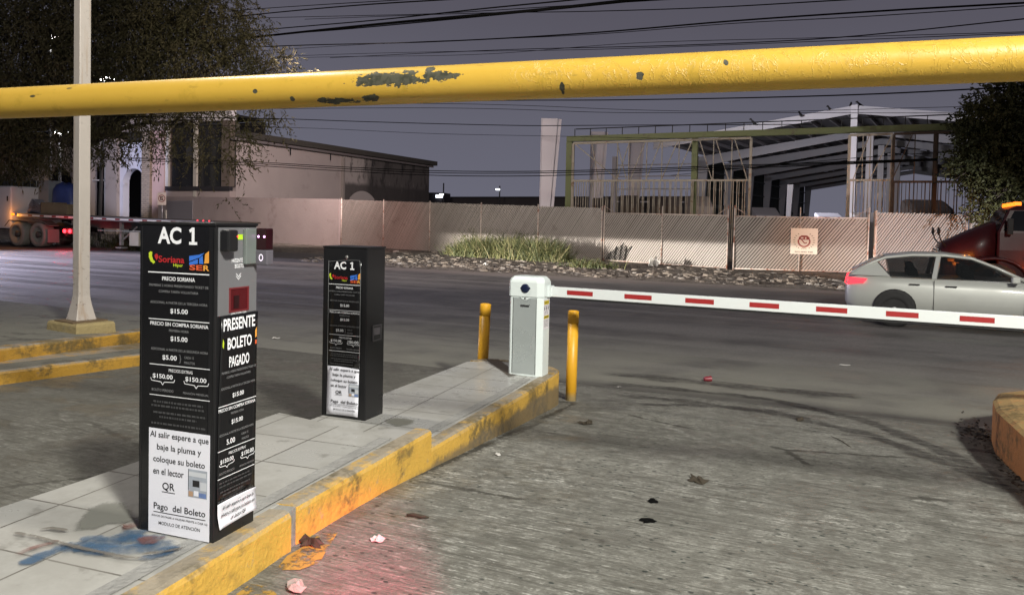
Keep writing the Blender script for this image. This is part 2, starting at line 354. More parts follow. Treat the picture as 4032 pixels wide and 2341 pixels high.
def kerb_strip(mb, outer, inner, top, bot, r=.02):
    rings = []
    for (ox, oy), (ix, iy) in zip(outer, inner):
        t, bo = top(oy), bot(oy); d = Vector((ix-ox, iy-oy, 0)).normalized()*r; w = rnd.uniform(-.003, .003)
        rings.append([(ox+w, oy, bo), (ox+w, oy, t-r*1.3), (ox+d.x*.4, oy+d.y*.4, t-r*.4), (ox+d.x*1.4, oy+d.y*1.4, t+w), (ix, iy, t), (ix, iy, bo)])
    mb.rings(rings, 0, True, True, False)
def lerp_pts(pts, n):
    out = []
    for i in range(len(pts)-1):
        for k in range(n): out.append((pts[i][0]+(pts[i+1][0]-pts[i][0])*k/n, pts[i][1]+(pts[i+1][1]-pts[i][1])*k/n))
    return out+[pts[-1]]
ZR, ZL = .17, .06
isl = thing("traffic_island", "long tiled traffic island with yellow kerb carrying the two kiosks and the barrier", "traffic island", (0, 0, 0))
rb = lambda y: gz(y)-.05
def inner(pts, w=.1): return [(x-w, y-.02) for x, y in pts]
A = lerp_pts([(-1.66, -2.5), (-2.08, 1.78), (-2.172, 2.56)], 10); b = MB(); kerb_strip(b, A, inner(A), lambda y: ZR, rb); b.build("kerb", M_KERB, isl)
A = lerp_pts([(-2.190, 2.625), (-2.235, 3.2), (-2.30, 3.95)], 8); b = MB(); kerb_strip(b, A, inner(A), lambda y: ZR, rb); b.build("kerb", M_KERB, isl)
b = MB(); A = [(-2.186, 2.56), (-2.200, 2.625)]; kerb_strip(b, A, inner(A, .09), lambda y: ZR-.006, rb, .005); b.build("joint", M_CONC, isl)
A = lerp_pts([(-2.303, 3.953), (-2.40, 5.6), (-2.46, 6.40)], 8) + [(-2.475, 6.52), (-2.52, 6.64), (-2.61, 6.74), (-2.75, 6.81), (-2.95, 6.85), (-3.2, 6.84), (-3.36, 6.78), (-3.45, 6.64)]
I = []
for i, q in enumerate(A):
    a = Vector(A[max(i-1, 0)]); c = Vector(A[min(i+1, len(A)-1)]); t = (c-a).normalized(); I.append((q[0]-t.y*.1, q[1]+t.x*.1))
b = MB(); kerb_strip(b, A, I, lambda y: ZL, rb); b.build("kerb", M_KERB, isl)
low_in = [(x, y) for x, y in I]
b = MB(); b.prism([(-3.22, -2.5, -.1), (-1.77, -2.5, -.1), (-2.18, 1.78, -.1), (-2.275, 2.6, -.1), (-2.375, 3.69, -.1), (-3.36, 3.84, -.1), (-3.29, 2.4, -.1)], (0, 0, .1+ZR-.003)); b.build("tile_deck", M_TILE, isl, .006)
b = MB(); b.prism([(-3.345, 3.845, -.3), (-2.40, 3.70, -.3)] + [(x, y, -.3) for x, y in low_in[:-1]] + [(-3.44, 6.55, -.3), (-3.36, 5.0, -.3)], (0, 0, .3+ZL-.003)); b.build("tile_deck", M_TILE, isl, .006)
b = MB()
for pts, zz in (([(-1.80, -2.5), (-2.21, 1.78), (-2.305, 2.6), (-2.40, 3.66)], ZR), ([(-2.43, 3.72), (-2.525, 5.6), (-2.575, 6.1)], ZL)):
    for i in range(len(pts)-1):
        (x0, y0), (x1, y1) = pts[i], pts[i+1]; b.quad((x0-.075, y0, zz+.001), (x0, y0, zz+.001), (x1, y1, zz+.001), (x1-.075, y1, zz+.001))
b.build("edge_strip", paint("edge_mortar", (.27, .265, .25), .75, 0, .35, 7, 1), isl)
# dirt on the nose and a worn patch, spray paint and mortar on the tiles in front of the first kiosk
def m_patch(name, col, lo, hi, sc=6, mx=.85):
    g = G(name); fa = g.n("Attribute", attribute_name="fade").outputs["Fac"]; al = g.ramp(g.math('ADD', g.noise(sc, 6, rough=.72), g.math('MULTIPLY', g.math('SUBTRACT', fa, 1), .45)), lo, hi, 0, mx); return g.out(col, .8, alpha=al)
def patch(name, px, z, mat, parent=isl, off=.003):
    P = [at_z(q[0], q[1], z+off) for q in px]; c = sum(P, Vector())/len(P); n = len(P); b = MB(); b.add([c]+[c.lerp(q, .6) for q in P]+P, [(0, 1+i, 1+(i+1) % n) for i in range(n)]+[(1+i, 1+n+i, 1+n+(i+1) % n, 1+(i+1) % n) for i in range(n)])
    return fade(b.build(name, mat, parent), [1.]*(1+n)+[0.]*n)
patch("dirt_patch", [(1900, 1405), (1960, 1408), (2010, 1440), (2060, 1480), (2010, 1490), (1960, 1450), (1920, 1425)], ZL, m_patch("nose_dirt", (.09, .07, .055), .15, .42))
patch("mortar_patch", [(1500, 1645), (1560, 1640), (1655, 1650), (1640, 1672), (1560, 1680), (1500, 1665)], ZL, m_patch("mortar_stain", (.19, .185, .15), .2, .5, 6, .7))
MM = m_patch("dark_mortar", (.19, .19, .165), .2, .5, 5, .75)
patch("mortar_patch", [(290, 2050), (330, 1990), (400, 1965), (520, 1960), (548, 1990), (545, 2060), (430, 2070), (350, 2105), (270, 2095)], ZR, MM)
def stroke(name, px, w, mat, z=ZR, off=.004):
    P = [at_z(q[0], q[1], z+off) for q in px]; P = sum([[P[i].lerp(P[i+1], k/4) for k in range(4)] for i in range(len(P)-1)], [])+[P[-1]]; b = MB(); vs = []; fv = []; n = len(P)
    for i, q in enumerate(P):
        t = (P[min(i+1, n-1)]-P[max(i-1, 0)]).normalized(); s = Vector((-t.y, t.x, 0)); ww = w*min(1, .3+min(i, n-1-i)*.35)*1.5
        vs += [q-s*ww/2, q-s*ww/5, q+s*ww/5, q+s*ww/2]; e_ = min(1, min(i, n-1-i)*.5); fv += [0., e_, e_, 0.]
    b.add(vs, [(4*i+j, 4*i+4+j, 4*i+5+j, 4*i+1+j) for i in range(n-1) for j in range(3)]); return fade(b.build(name, mat, isl), fv)
MBL = m_patch("blue_spray_paint", (.045, .105, .19), .22, .62, 9, .72); MRD = m_patch("red_spray_paint", (.18, .06, .045), .26, .64, 10, .65)
for i, (px, w) in enumerate((([(60, 2235), (150, 2190), (250, 2150), (330, 2130)], .07), ([(200, 2165), (300, 2150), (420, 2130), (520, 2100), (560, 2070)], .10), ([(250, 2130), (420, 2165), (600, 2150), (730, 2130)], .11),
                             ([(420, 2110), (560, 2120), (700, 2120)], .09), ([(520, 2195), (600, 2190), (660, 2170), (720, 2130)], .05), ([(290, 2120), (380, 2115), (470, 2140)], .06))):
    stroke("spray_mark", px, w, MBL, off=.003+.0008*i)
for i, (px, w) in enumerate((([(30, 2197), (110, 2160), (200, 2135), (240, 2118)], .035), ([(520, 2135), (590, 2120), (660, 2128)], .09), ([(478, 2072), (500, 2065), (530, 2082)], .06))):
    stroke("spray_mark", px, w, MRD, off=.009+.0008*i)
MDK = m_patch("dark_seam", (.12, .105, .085), .25, .5, 12, .75)
for i, px in enumerate(([(25, 2088), (120, 2105), (240, 2135), (370, 2165), (480, 2188), (620, 2200)], [(130, 2085), (200, 2075), (300, 2090)], [(500, 2185), (640, 2170), (780, 2140)])):
    stroke("seam", px, .022, MDK, off=.013+.0008*i)

# stepped yellow kerbs on the far side of the entry lane
def at_g2(px, py, off):
    z = 0.
    for i in range(30):
        P = at_z(px, py, z); z = .5*z+.5*(gz(P.y)+off)
    return P
def line_ext(a, b, s0, s1): return [(a.x+(b.x-a.x)*s, a.y+(b.y-a.y)*s) for s in (s0, 0, .35, .7, 1, (1+s1)/2, s1)]
plat = thing("stepped_kerb", "two-step yellow kerb platform beyond the entry lane, carrying the lamp post", "kerb")
M_KERB2 = m_kerb("ochre_kerb_paint", (.52, .29, .045), (.26, .23, .19))
la, lb = at_g2(0, 1515, 0), at_g2(545, 1440, 0); ua, ub = at_g2(0, 1425, .12), at_g2(545, 1345, .12)
L = line_ext(la, lb, -2.4, 1.55); Uo = line_ext(ua, ub, -2.0, 1.5)
b = MB(); kerb_strip(b, L, [(x-.75, y+.1) for x, y in L], lambda y: gz(y)+.12, rb); b.build("lower_step", M_KERB2, plat)
b = MB(); kerb_strip(b, Uo, [(x-.16, y+.03) for x, y in Uo], lambda y: gz(y)+.25, rb); b.build("upper_step", M_KERB2, plat)
b = MB(); rings = [[(x-.15, y+.03, rb(y)), (x-.15, y+.03, gz(y)+.247), (x-3, y+.2, gz(y)+.247), (x-9, y+.4, gz(y)+.247), (x-9, y+.4, rb(y))] for x, y in Uo]
b.rings(rings, 0, True, True, False); b.build("deck", M_DARKC, plat)
b = MB(); rings = [[(x-.045, y+.01, gz(y)+.123), (x-.34, y+.04, gz(y)+.123), (x-.34, y+.04, gz(y)+.1), (x-.045, y+.01, gz(y)+.1)] for x, y in L]
b.rings(rings, 0, True, True, False); b.build("tread", M_DARKC, plat)

# rounded kerb nose at the right edge
nose = thing("kerb_nose", "rounded yellow and ochre kerb nose, orange light in its colour, at the right edge of the driveway", "kerb")
P = [at_g(*q) for q in ((4032, 1897), (3918, 1782), (3903, 1735), (3925, 1700))]
P = [(v.x, v.y) for v in P]; d = (Vector(P[0])-Vector(P[1])).normalized(); nrm = Vector((-d.y, d.x))
if nrm.x < 0: nrm = -nrm
P0 = (P[1][0]+d.x*2.6, P[1][1]+d.y*2.6); far = [(P[3][0]+.25, P[3][1]+.28), (P[3][0]+.65, P[3][1]+.40), (P[3][0]+1.4, P[3][1]+.42), (P0[0]+1.5, P0[1]+.9)]
zt = lambda y: .15 + gz(y)*.35
b = MB(); po = [P0, P[1], P[2], P[3]] + far; rings = []
for s, h in ((0, -.2), (0, None), (.05, .02), (.2, .045), (.5, .06)):
    cx = sum(q[0] for q in po)/len(po); cy = sum(q[1] for q in po)/len(po)
    rings.append([(x+(cx-x)*s, y+(cy-y)*s, (gz(y)-.1) if h == -.2 else zt(y)+(h or 0)) for x, y in po])
b.rings(rings, 0, True, True, False); b.build("kerb_body", m_kerb("orange_lit_worn_kerb", (.56, .24, .085), (.36, .24, .10)), nose)  # worn yellow paint; the orange light on it is put into the colour

# ------------------------------------------------------------------ ticket kiosks
M_BLACK = paint("black_powder_coat", (.012, .012, .013), .32, .1, .3, 3, 0, 60, (.03, .028, .027), .6, .8, .5)
M_VINYL = paint("black_vinyl_poster", (.008, .008, .009), .22, 0, .3, 3, spec=.45)
M_WHITE = paint("white_print", (.80, .80, .82), .5, 0, .03)
M_GREYP = paint("grey_print", (.22, .22, .225), .5, 0, .05)
M_FAINT = paint("faint_print", (.055, .055, .057), .5, 0, .05)
M_PAPER = paint("white_paper", (.74, .74, .80), .45, 0, .04, 3)
M_INK = paint("black_ink", (.015, .015, .016), .5, 0, .1)
M_LRED = paint("red_print", (.42, .018, .02), .5); M_LGRN = paint("lime_print", (.50, .62, .03), .5); M_LBLU = paint("blue_print", (.04, .16, .60), .5)
M_LORG = paint("orange_print", (.75, .33, .05), .5); M_STEEL = paint("grey_steel_panel", (.30, .30, .315), .38, .6, .08, 4); M_EDGE = paint("bare_edge", (.35, .36, .36), .4, .5)
M_LORD = paint("vermilion_print", (.62, .10, .03), .5)
FM = [M_WHITE, M_GREYP, M_FAINT, M_LRED, M_LGRN, M_LBLU, M_LORG, M_INK, M_LORD]
class Face:
    """writing on an upright face: o = point for (u, z) = (0, 0), r = direction of u, lift = distance off the face"""
    def __init__(s, o, r, n, mu=None, mz=None, lift=.0012): s.b = MB(); s.o = Vector(o); s.r = Vector(r); s.n = Vector(n); s.mu = mu or (lambda u: u); s.mz = mz or (lambda z: z); s.l = lift
    def P(s, u, z): return s.o + s.r*s.mu(u) + Vector((0, 0, s.mz(z))) + s.n*s.l
    def t(s, st, u, z, w, h, m=0, bold=.012):
        vs, fs = font_mesh(st, bold, 'CENTER'); xs = [v[0] for v in vs]; ys = [v[1] for v in vs]; x0, x1, y0, y1 = min(xs), max(xs), min(ys), max(ys)
        s.b.add([s.P(u+((x-x0)/(x1-x0)-.5)*w, z+((y-y0)/(y1-y0)-.5)*h) for x, y in vs], fs, m)
    def rule(s, u0, u1, z, h=.003, m=0): s.poly([(u0, z-h/2), (u1, z-h/2), (u1, z+h/2), (u0, z+h/2)], m)
    def poly(s, pts, m=0): s.b.add([s.P(*p) for p in pts], [tuple(range(len(pts)))], m)
    def stripk(s, pts, w, m=0):
        for (a, c), (d, e) in zip(pts[:-1], pts[1:]):
            t = Vector((d-a, e-c)).normalized(); q = Vector((-t.y, t.x))*w/2; s.poly([(a-q.x, c-q.y), (d-q.x, e-q.y), (d+q.x, e+q.y), (a+q.x, c+q.y)], m)
    def brace(s, u, z, w, d=.018):
        h = w/2; s.stripk([(u-h, z+d*.6), (u-h+.004, z), (u-.008, z-d*.15), (u, z-d*.8), (u+.008, z-d*.15), (u+h-.004, z), (u+h, z+d*.6)], .0026, 0)
    def para(s, u0, u1, z, m=2, h=.0075):
        u = u0
        while u < u1:
            w = rnd.uniform(.006, .022); s.poly([(u, z-h/2), (min(u+w, u1), z-h/2), (min(u+w, u1), z+h/2), (u, z+h/2)], m); u += w+.004
def tariff_front(F, last="$150.00", po=None):
    B0 = F.b; B1, B2, B3 = MB(), MB(), MB()
    F.t("AC", -.217, 1.170, .114, .066, 0, .03)
    F.poly([(-.122, 1.137), (-.084, 1.137), (-.084, 1.148), (-.097, 1.148), (-.097, 1.203), (-.108, 1.203), (-.123, 1.193), (-.118, 1.183), (-.110, 1.188), (-.110, 1.148), (-.122, 1.148)], 0)
    F.b = B1
    F.poly([(-.318, 1.1), (-.309, 1.106), (-.300, 1.104), (-.302, 1.088), (-.296, 1.074), (-.286, 1.066), (-.293, 1.058), (-.307, 1.066), (-.317, 1.082)], 4)
    F.poly([(-.283, 1.098), (-.289, 1.092), (-.288, 1.084), (-.279, 1.072), (-.271, 1.084), (-.272, 1.094), (-.277, 1.097)], 3)
    F.b = B2
    F.t("Soriana", -.207, 1.078, .125, .026, 3, .02); F.t("Híper", -.174, 1.055, .046, .016, 4, .01)
    F.b = B3
    F.poly([(-.121, 1.094), (-.078, 1.100), (-.050, 1.108), (-.072, 1.090), (-.121, 1.074)], 5); F.poly([(-.121, 1.070), (-.080, 1.084), (-.080, 1.066), (-.121, 1.060)], 5)
    F.poly([(-.074, 1.086), (-.058, 1.098), (-.054, 1.066), (-.074, 1.066)], 5); F.poly([(-.046, 1.104), (-.028, 1.116), (-.028, 1.070), (-.050, 1.068)], 6)
    F.t("SE", -.089, 1.051, .062, .021, 8, .03); F.t("R", -.040, 1.051, .028, .021, 6, .03)
    F.b = B0; B1.build("heart_logo", FM, po, fix=False); B2.build("shop_name", FM, po, fix=False); B3.build("operator_logo", FM, po, fix=False)
    F.rule(-.320, -.026, 1.026, .0042)
    F.t("PRECIO SORIANA", -.172, 1.003, .158, .0155, 0, .015)
    F.t("PRIMERAS 2 HORAS PRESENTANDO TICKET DE", -.172, .976, .285, .0095, 1, 0); F.t("COMPRA TARIFA VOLUNTARIA", -.172, .953, .19, .0095, 1, 0)
    F.t("ADICIONAL A PARTIR DE LA TERCERA HORA", -.171, .910, .275, .0095, 1, 0); F.t("$15.00", -.168, .878, .084, .021, 0, .015)
    F.rule(-.316, -.024, .844, .003); F.t("PRECIO SIN COMPRA SORIANA", -.168, .827, .28, .0145, 0, .012); F.t("PRIMERA HORA", -.168, .803, .095, .0095, 1, 0)
    F.t("$15.00", -.167, .771, .082, .021, 0, .015); F.t("ADICIONAL A PARTIR DE LA SEGUNDA HORA", -.166, .728, .275, .0095, 1, 0)
    F.t("$5.00", -.212, .696, .07, .021, 0, .015); F.stripk([(-.165, .712), (-.160, .709), (-.160, .699), (-.156, .696), (-.160, .693), (-.160, .683), (-.165, .680)], .002, 1)
    F.t("CADA 15", -.118, .704, .045, .0095, 1, 0); F.t("MINUTOS", -.116, .684, .05, .0095, 1, 0)
    F.rule(-.31, -.019, .667, .0028); F.t("PRECIOS EXTRAS", -.158, .648, .115, .012, 0, 0)
    F.t("$150.00", -.245, .621, .098, .02, 0, .015); F.t(last, -.085, .621, .1, .02, 0, .015); F.brace(-.245, .603, .118); F.brace(-.083, .603, .118)
    F.t("BOLETO PERDIDO", -.245, .568, .106, .010, 1, 0); F.t("PENSIÓN MENSUAL", -.084, .568, .122, .010, 1, 0)
    F.rule(-.309, -.018, .547, .0028)
    for z, a, c in ((.522, -.29, -.05), (.506, -.3, -.045), (.480, -.29, -.035), (.463, -.26, -.08), (.437, -.3, -.035)): F.para(a, c, z)
def notice(F):
    F.t("Al salir espere a que", -.162, .390, .283, .031, 7, .012); F.t("baje la pluma y", -.162, .342, .214, .031, 7, .012); F.t("coloque su boleto", -.162, .294, .25, .031, 7, .012)
    F.t("en el lector", -.212, .250, .15, .026, 7, .012); F.t("QR", -.211, .192, .06, .034, 7, .012); F.rule(-.243, -.179, .171, .003, 7)
    F.t("Pago  del Boleto", -.158, .108, .25, .033, 7, .012); F.rule(-.284, -.032, .088, .003, 7)
    F.t("(FAVOR DE PASAR A VALIDAR FRENTE A CAJA 16)", -.158, .072, .27, .010, 7, .01); F.t("MODULO DE ATENCIÓN", -.158, .048, .2, .0165, 7, .005)
def snapshot(parent, F):
    b = MB(); q = lambda u0, u1, z0, z1, m, l: b.add([F.P(u0, z0)+F.n*l, F.P(u1, z0)+F.n*l, F.P(u1, z1)+F.n*l, F.P(u0, z1)+F.n*l], [(0, 1, 2, 3)], m)
    q(-.116, -.026, .170, .277, 0, 0); q(-.094, -.062, .211, .236, 1, .0004); q(-.115, -.113, .195, .277, 1, .0004); q(-.058, -.028, .200, .232, 2, .0004); q(-.088, -.066, .176, .196, 3, .0004); q(-.113, -.092, .172, .192, 4, .0004); q(-.064, -.03, .172, .19, 5, .0004); q(-.112, -.03, .25, .268, 2, .0004)
    b.build("photo_print", [paint("photo_grey", (.34, .37, .42), .5, 0, .3, 30), M_INK, paint("photo_pale", (.55, .57, .6), .5), M_PAPER, paint("photo_tan", (.42, .27, .17), .5), paint("photo_blue", (.13, .2, .4), .5, 0, .5, 60)], parent, fix=False)
def kiosk(label, loc, rz, w, d, h):
    r = thing("ticket_kiosk", label, "ticket kiosk", loc, rz, "black ticket kiosks on the island")
    b = MB(); b.box((0, 0, h/2), (w, d, h)); b.build("cabinet", M_BLACK, r, .006)
    b = MB(); b.box((0, 0, h+.004), (w+.008, d+.008, .012)); b.build("lid", M_BLACK, r, .004)
    return r
# first kiosk: corner of front and right side stands at (-2.215, 2.171)
w, d, h = .365, .24, 1.212; a = R_(5); cx = -2.215 + (-w/2)*math.cos(a)-(d/2)*math.sin(a); cy = 2.171 + (-w/2)*math.sin(a)+(d/2)*math.cos(a)
k1 = kiosk("nearest black ticket kiosk with steel reader panel and priced posters", (cx, cy, ZR-.003), a, w, d, h)
fo = Vector((w/2, -d/2, 0)); so = Vector((w/2, -d/2, 0))
b = MB(); b.box((-.013, -d/2-.0012, h/2+.002), (w-.034, .0024, h-.014)); po = b.build("poster", M_VINYL, k1)
F = Face(fo, (1, 0, 0), (0, -1, 0), lift=.0034); tariff_front(F, po=po); F.b.build("lettering", FM, po, fix=False)
b = MB(); b.box((-.163+w/2, -d/2-.0032, .211), (.294, .0016, .410)); pa = b.build("paper_notice", M_PAPER, k1)
F = Face(fo, (1, 0, 0), (0, -1, 0), lift=.0050); notice(F); F.b.build("lettering", FM, pa, fix=False); snapshot(pa, F)
b = MB(); 
for ux in (-.352, -.004): b.box((ux+w/2, -d/2-.002, h/2), (.004, .004, h-.02))
b.build("poster_rail", M_BLACK, k1, .001)
# reader side
b = MB(); z0, z1 = .868, 1.205; v0, v1, hv0, hv1, hz0, hz1 = .012, .236, .073, .187, .876, .972
X = w/2+.0025
def sidebox(b, v0, v1, z0, z1, t=.0025, m=0, x0=0): b.box((w/2+x0+t/2, -d/2+(v0+v1)/2, (z0+z1)/2), (t, v1-v0, z1-z0), 0, m)
sidebox(b, v0, hv0, z0, z1); sidebox(b, hv1, v1, z0, z1); sidebox(b, hv0, hv1, hz1, z1); sidebox(b, hv0, hv1, z0, hz0)
pan = b.build("reader_panel", M_STEEL, k1)
F = Face(so, (0, 1, 0), (1, 0, 0), lift=.0034)
F.t("PRESENTE SU", .128, 1.077, .085, .016, 0, .01); F.t("BOLETO", .130, 1.055, .052, .016, 0, .01); F.t("LECTOR QR", .130, .8705, .09, .0085, 0, .01)
for zz in (1.026, 1.016): F.stripk([(.112, zz), (.126, zz-.014), (.140, zz)], .0028, 0)
F.b.build("lettering", FM, pan, fix=False)
b = MB(); b.box((w/2-.0005+.002, -d/2+(hv0+hv1)/2, (hz0+hz1)/2), (.001, hv1-hv0, hz1-hz0), 0, 0)
for vv, zz, sv, sz in ((hv0+.003, .924, .006, .096), (hv1-.003, .924, .006, .096), (.13, hz1-.003, .114, .006), (.13, hz0+.003, .114, .006)):
    b.box((w/2+.003, -d/2+vv, zz), (.006, sv, sz), 0, 1)
b.box((w/2+.003, -d/2+.115, .915), (.004, .03, .05), 0, 2)
g = G("red_lit_recess"); red = g.out((.05, .004, .006), .4, emit=(.5, .004, .012, 1), estr=.06)
b.build("ticket_slot", [red, glow("red_slot_rim", (.8, .015, .03), .22), paint("dark_reader", (.02, .004, .005), .3)], k1)
b = MB(); sidebox(b, .016, .072, 1.114, 1.197, .045, 0, .002); sp = b.build("speaker_box", paint("black_plastic", (.012, .012, .013), .4), k1, .008)
b = MB(); b.box((w/2+.0475, -d/2+.065, 1.172), (.002, .006, .006)); b.build("red_led", glow("red_led_glow", (1, .03, .03), 6), sp)
b = MB(); sidebox(b, .098, .148, 1.158, 1.178, .001, 0, .0028); b.build("green_sticker", paint("green_sticker_print", (.42, .66, .02), .5), k1)
b = MB(); sidebox(b, .150, .215, 1.060, 1.200, .018, 0, .002); b.build("bracket", paint("grey_green_plastic", (.13, .148, .138), .5), k1, .004)
b = MB(); b.box((w/2+.046, -d/2+.228, 1.160), (.054, .04, .086), 0, 0); b.box((w/2+.046, -d/2+.228, 1.0865), (.056, .042, .06), 0, 1)
sc_ = b.build("scanner", [paint("dark_red_window", (.02, .004, .006), .15), paint("lilac_grey_plastic", (.10, .092, .108), .5)], k1, .004)
b = MB()
for xx in (.032, .060): b.lathe([(.0045, 0), (.0035, -.0015)], (w/2+xx, -d/2+.2075, 1.170), 10, 0, 'Y')
b.build("violet_led", glow("violet_led_glow", (.95, .35, 1), 7), sc_)
b = MB(); n = 20
for j in range(n):
    p0, p1 = 2*math.pi*j/n, 2*math.pi*(j+1)/n; c = Vector((w/2+.046, -d/2+.2058, 1.086))
    q = lambda rr, p: c+Vector((rr*.010*math.cos(p), 0, rr*.014*math.sin(p))); b.add([q(1, p0), q(1, p1), q(.72, p1), q(.72, p0)], [(0, 1, 2, 3)])
b.build("light_ring", glow("lilac_ring_glow", (1, .88, 1), 1.6), sc_, fix=False)
def bent_paper(pts, sag, mat, name, parent, th=.0012):
    b = MB(); n = 10; rows = []
    for j in range(n+1):
        row = []
        for i in range(n+1):
            s, t = i/n, j/n; v = pts[0][0]*(1-s)*(1-t)+pts[1][0]*s*(1-t)+pts[2][0]*s*t+pts[3][0]*(1-s)*t; z = pts[0][1]*(1-s)*(1-t)+pts[1][1]*s*(1-t)+pts[2][1]*s*t+pts[3][1]*(1-s)*t
            row.append((w/2+.0042+sag*((abs(2*s-1)**3)*.9+(abs(2*t-1)**4)*.6)+.001*math.sin(9*t+4*s), -d/2+v, z))
        rows.append(row)
    vs = [q for r_ in rows for q in r_]; b.add(vs, [(j*(n+1)+i, j*(n+1)+i+1, (j+1)*(n+1)+i+1, (j+1)*(n+1)+i) for j in range(n) for i in range(n)], 0, True)
    o = b.build(name, mat, parent, fix=False); sm = o.modifiers.new("thick", 'SOLIDIFY'); sm.thickness = .0008; return o
sp2 = bent_paper([(.008, .128), (.232, .135), (.240, .866), (.026, .866)], .003, M_VINYL, "poster", k1)
F = Face(so, (0, 1, 0), (1, 0, 0), lift=.0100)
F.t("PRESENTE", .128, .832, .185, .048, 0, .025); F.t("BOLETO", .130, .757, .142, .046, 0, .025); F.t("PAGADO", .128, .686, .118, .043, 0, .025)
F.poly([(.034, .78), (.040, .765), (.037, .742), (.030, .752)], 4); F.poly([(.222, .790), (.232, .805), (.232, .765), (.222, .760)], 6); F.poly([(.222, .752), (.232, .752), (.232, .735), (.222, .735)], 8)
F.t("PRIMERAS 2 HORAS PRESENTANDO TICKET DE", .128, .648, .2, .009, 1, 0); F.t("COMPRA TARIFA VOLUNTARIA", .126, .628, .14, .009, 1, 0); F.t("ADICIONAL A PARTIR DE LA TERCERA HORA", .124, .588, .2, .009, 1, 0)
F.t("$15.00", .123, .552, .066, .02, 0, .015); F.rule(.012, .232, .521, .003); F.t("PRECIO SIN COMPRA SORIANA", .120, .506, .216, .013, 0, .01); F.t("PRIMERA HORA", .120, .484, .075, .009, 1, 0)
F.t("$15.00", .119, .449, .066, .02, 0, .015); F.t("ADICIONAL A PARTIR DE LA SEGUNDA HORA", .118, .410, .2, .009, 1, 0); F.t("5.00", .083, .377, .048, .021, 0, .015)
F.t("CADA 15", .165, .388, .04, .009, 1, 0); F.t("MINUTOS", .168, .368, .042, .009, 1, 0); F.rule(.010, .226, .350, .0028); F.t("PRECIOS EXTRAS", .122, .331, .1, .011, 0, 0)
F.t("$150.00", .062, .306, .075, .019, 0, .015); F.t("$150.00", .183, .306, .075, .019, 0, .015); F.brace(.062, .29, .085, .014); F.brace(.183, .29, .085, .014)
F.t("BOLETO PERDIDO", .062, .262, .085, .009, 1, 0); F.t("PENSIÓN MENSUAL", .18, .262, .09, .009, 1, 0); F.rule(.010, .226, .2435, .0028)
for z, aa, cc in ((.225, .02, .20), (.211, .02, .21), (.19, .025, .20), (.176, .04, .16), (.156, .015, .22)): F.para(aa, cc, z, 2, .006)
F.b.build("lettering", FM, sp2, fix=False)
sp3 = bent_paper([(.020, .048), (.240, .056), (.231, .150), (.006, .150)], .006, M_PAPER, "paper_notice", k1); sp3.location.x = .002
F = Face(so, (0, 1, 0), (1, 0, 0), lift=.0165)
F.t("Al salir espere a que baje la", .122, .129, .18, .017, 7, .015); F.t("pluma y coloque su boleto en", .122, .103, .195, .017, 7, .015); F.t("el  lector QR", .124, .078, .085, .017, 7, .015)
F.b.build("lettering", FM, sp3, fix=False)
# second kiosk
w, d, h = .352, .228, 1.158; a = R_(2.5); cx = -3.005 + (-w/2)*math.cos(a)-(d/2)*math.sin(a); cy = 4.27 + (-w/2)*math.sin(a)+(d/2)*math.cos(a)
k2 = kiosk("farther plain black ticket kiosk with curling price poster, behind the nearest one", (cx, cy, ZL-.003), a, w, d, h)
fo = Vector((w/2, -d/2, 0))
mu = lambda u: -.0405+(u+.018)*.857
mz = lambda z: float(np.interp(z, [0, .111, .392, .417, .547, .667, .772, .842, 1.004, 1.026, 1.17, 1.23], [.02, .112, .331, .352, .456, .567, .673, .732, .889, .910, 1.042, 1.082]))
b = MB(); n = 14; rows = []
for j in range(n+1):
    for i in range(7):
        s, t = i/6, j/n; rows.append((w/2-.302+s*.258+.004*math.sin(t*3), -d/2-.002-.004*abs(2*s-1)**3-.007*max(0, .12-t)*8*s, .352+t*.722+.008*(s-.5)*t))
b.add(rows, [(j*7+i, j*7+i+1, (j+1)*7+i+1, (j+1)*7+i) for j in range(n) for i in range(6)], 0, True); po = b.build("poster", M_VINYL, k2, fix=False); po.modifiers.new("thick", 'SOLIDIFY').thickness = .0008
b = MB()
for ux, zz, sx_, sz in ((-.302, .71, .0025, .72), (-.046, .68, .003, .66)): b.box((w/2+ux, -d/2-.0075, zz), (sx_, .002, sz))
for u0, z0, u1, z1 in ((-.302, 1.062, -.2, 1.072), (-.2, 1.072, -.1, 1.078), (-.046, 1.01, -.056, 1.078), (-.1, 1.078, -.056, 1.078)): b.bar((w/2+u0, -d/2-.007, z0), (w/2+u1, -d/2-.007, z1), .002, .002)
b.build("poster_edge", M_EDGE, po)
F = Face(fo, (1, 0, 0), (0, -1, 0), mu, mz, .0072); tariff_front(F, "150.00", po); F.b.build("lettering", FM, po, fix=False)
b = MB(); n = 8; rows = []
for j in range(n+1):
    for i in range(7):
        s, t = i/6, j/n; rows.append((w/2-.304+s*.254, -d/2-.0035-.006*abs(2*s-1)**3*(1-t)-.02*max(0, .18-t)*s, .020+t*.332+.006*(s-.5)))
b.add(rows, [(j*7+i, j*7+i+1, (j+1)*7+i+1, (j+1)*7+i) for j in range(n) for i in range(6)], 0, True); pa = b.build("paper_notice", M_PAPER, k2, fix=False); pa.modifiers.new("thick", 'SOLIDIFY').thickness = .0008
F = Face(fo, (1, 0, 0), (0, -1, 0), mu, mz, .0095); notice(F); F.b.build("lettering", FM, pa, fix=False); snapshot(pa, F)
b = MB(); b.lathe([(.013, 0), (.012, -.004), (.006, -.007)], (w/2-.163, -d/2, 1.096), 14, 0, 'Y'); b.build("screw_cap", paint("dull_metal", (.25, .24, .23), .5, .6), k2)
b = MB(); v0, v1, z0, z1 = .08, .178, .53, .63; X = w/2
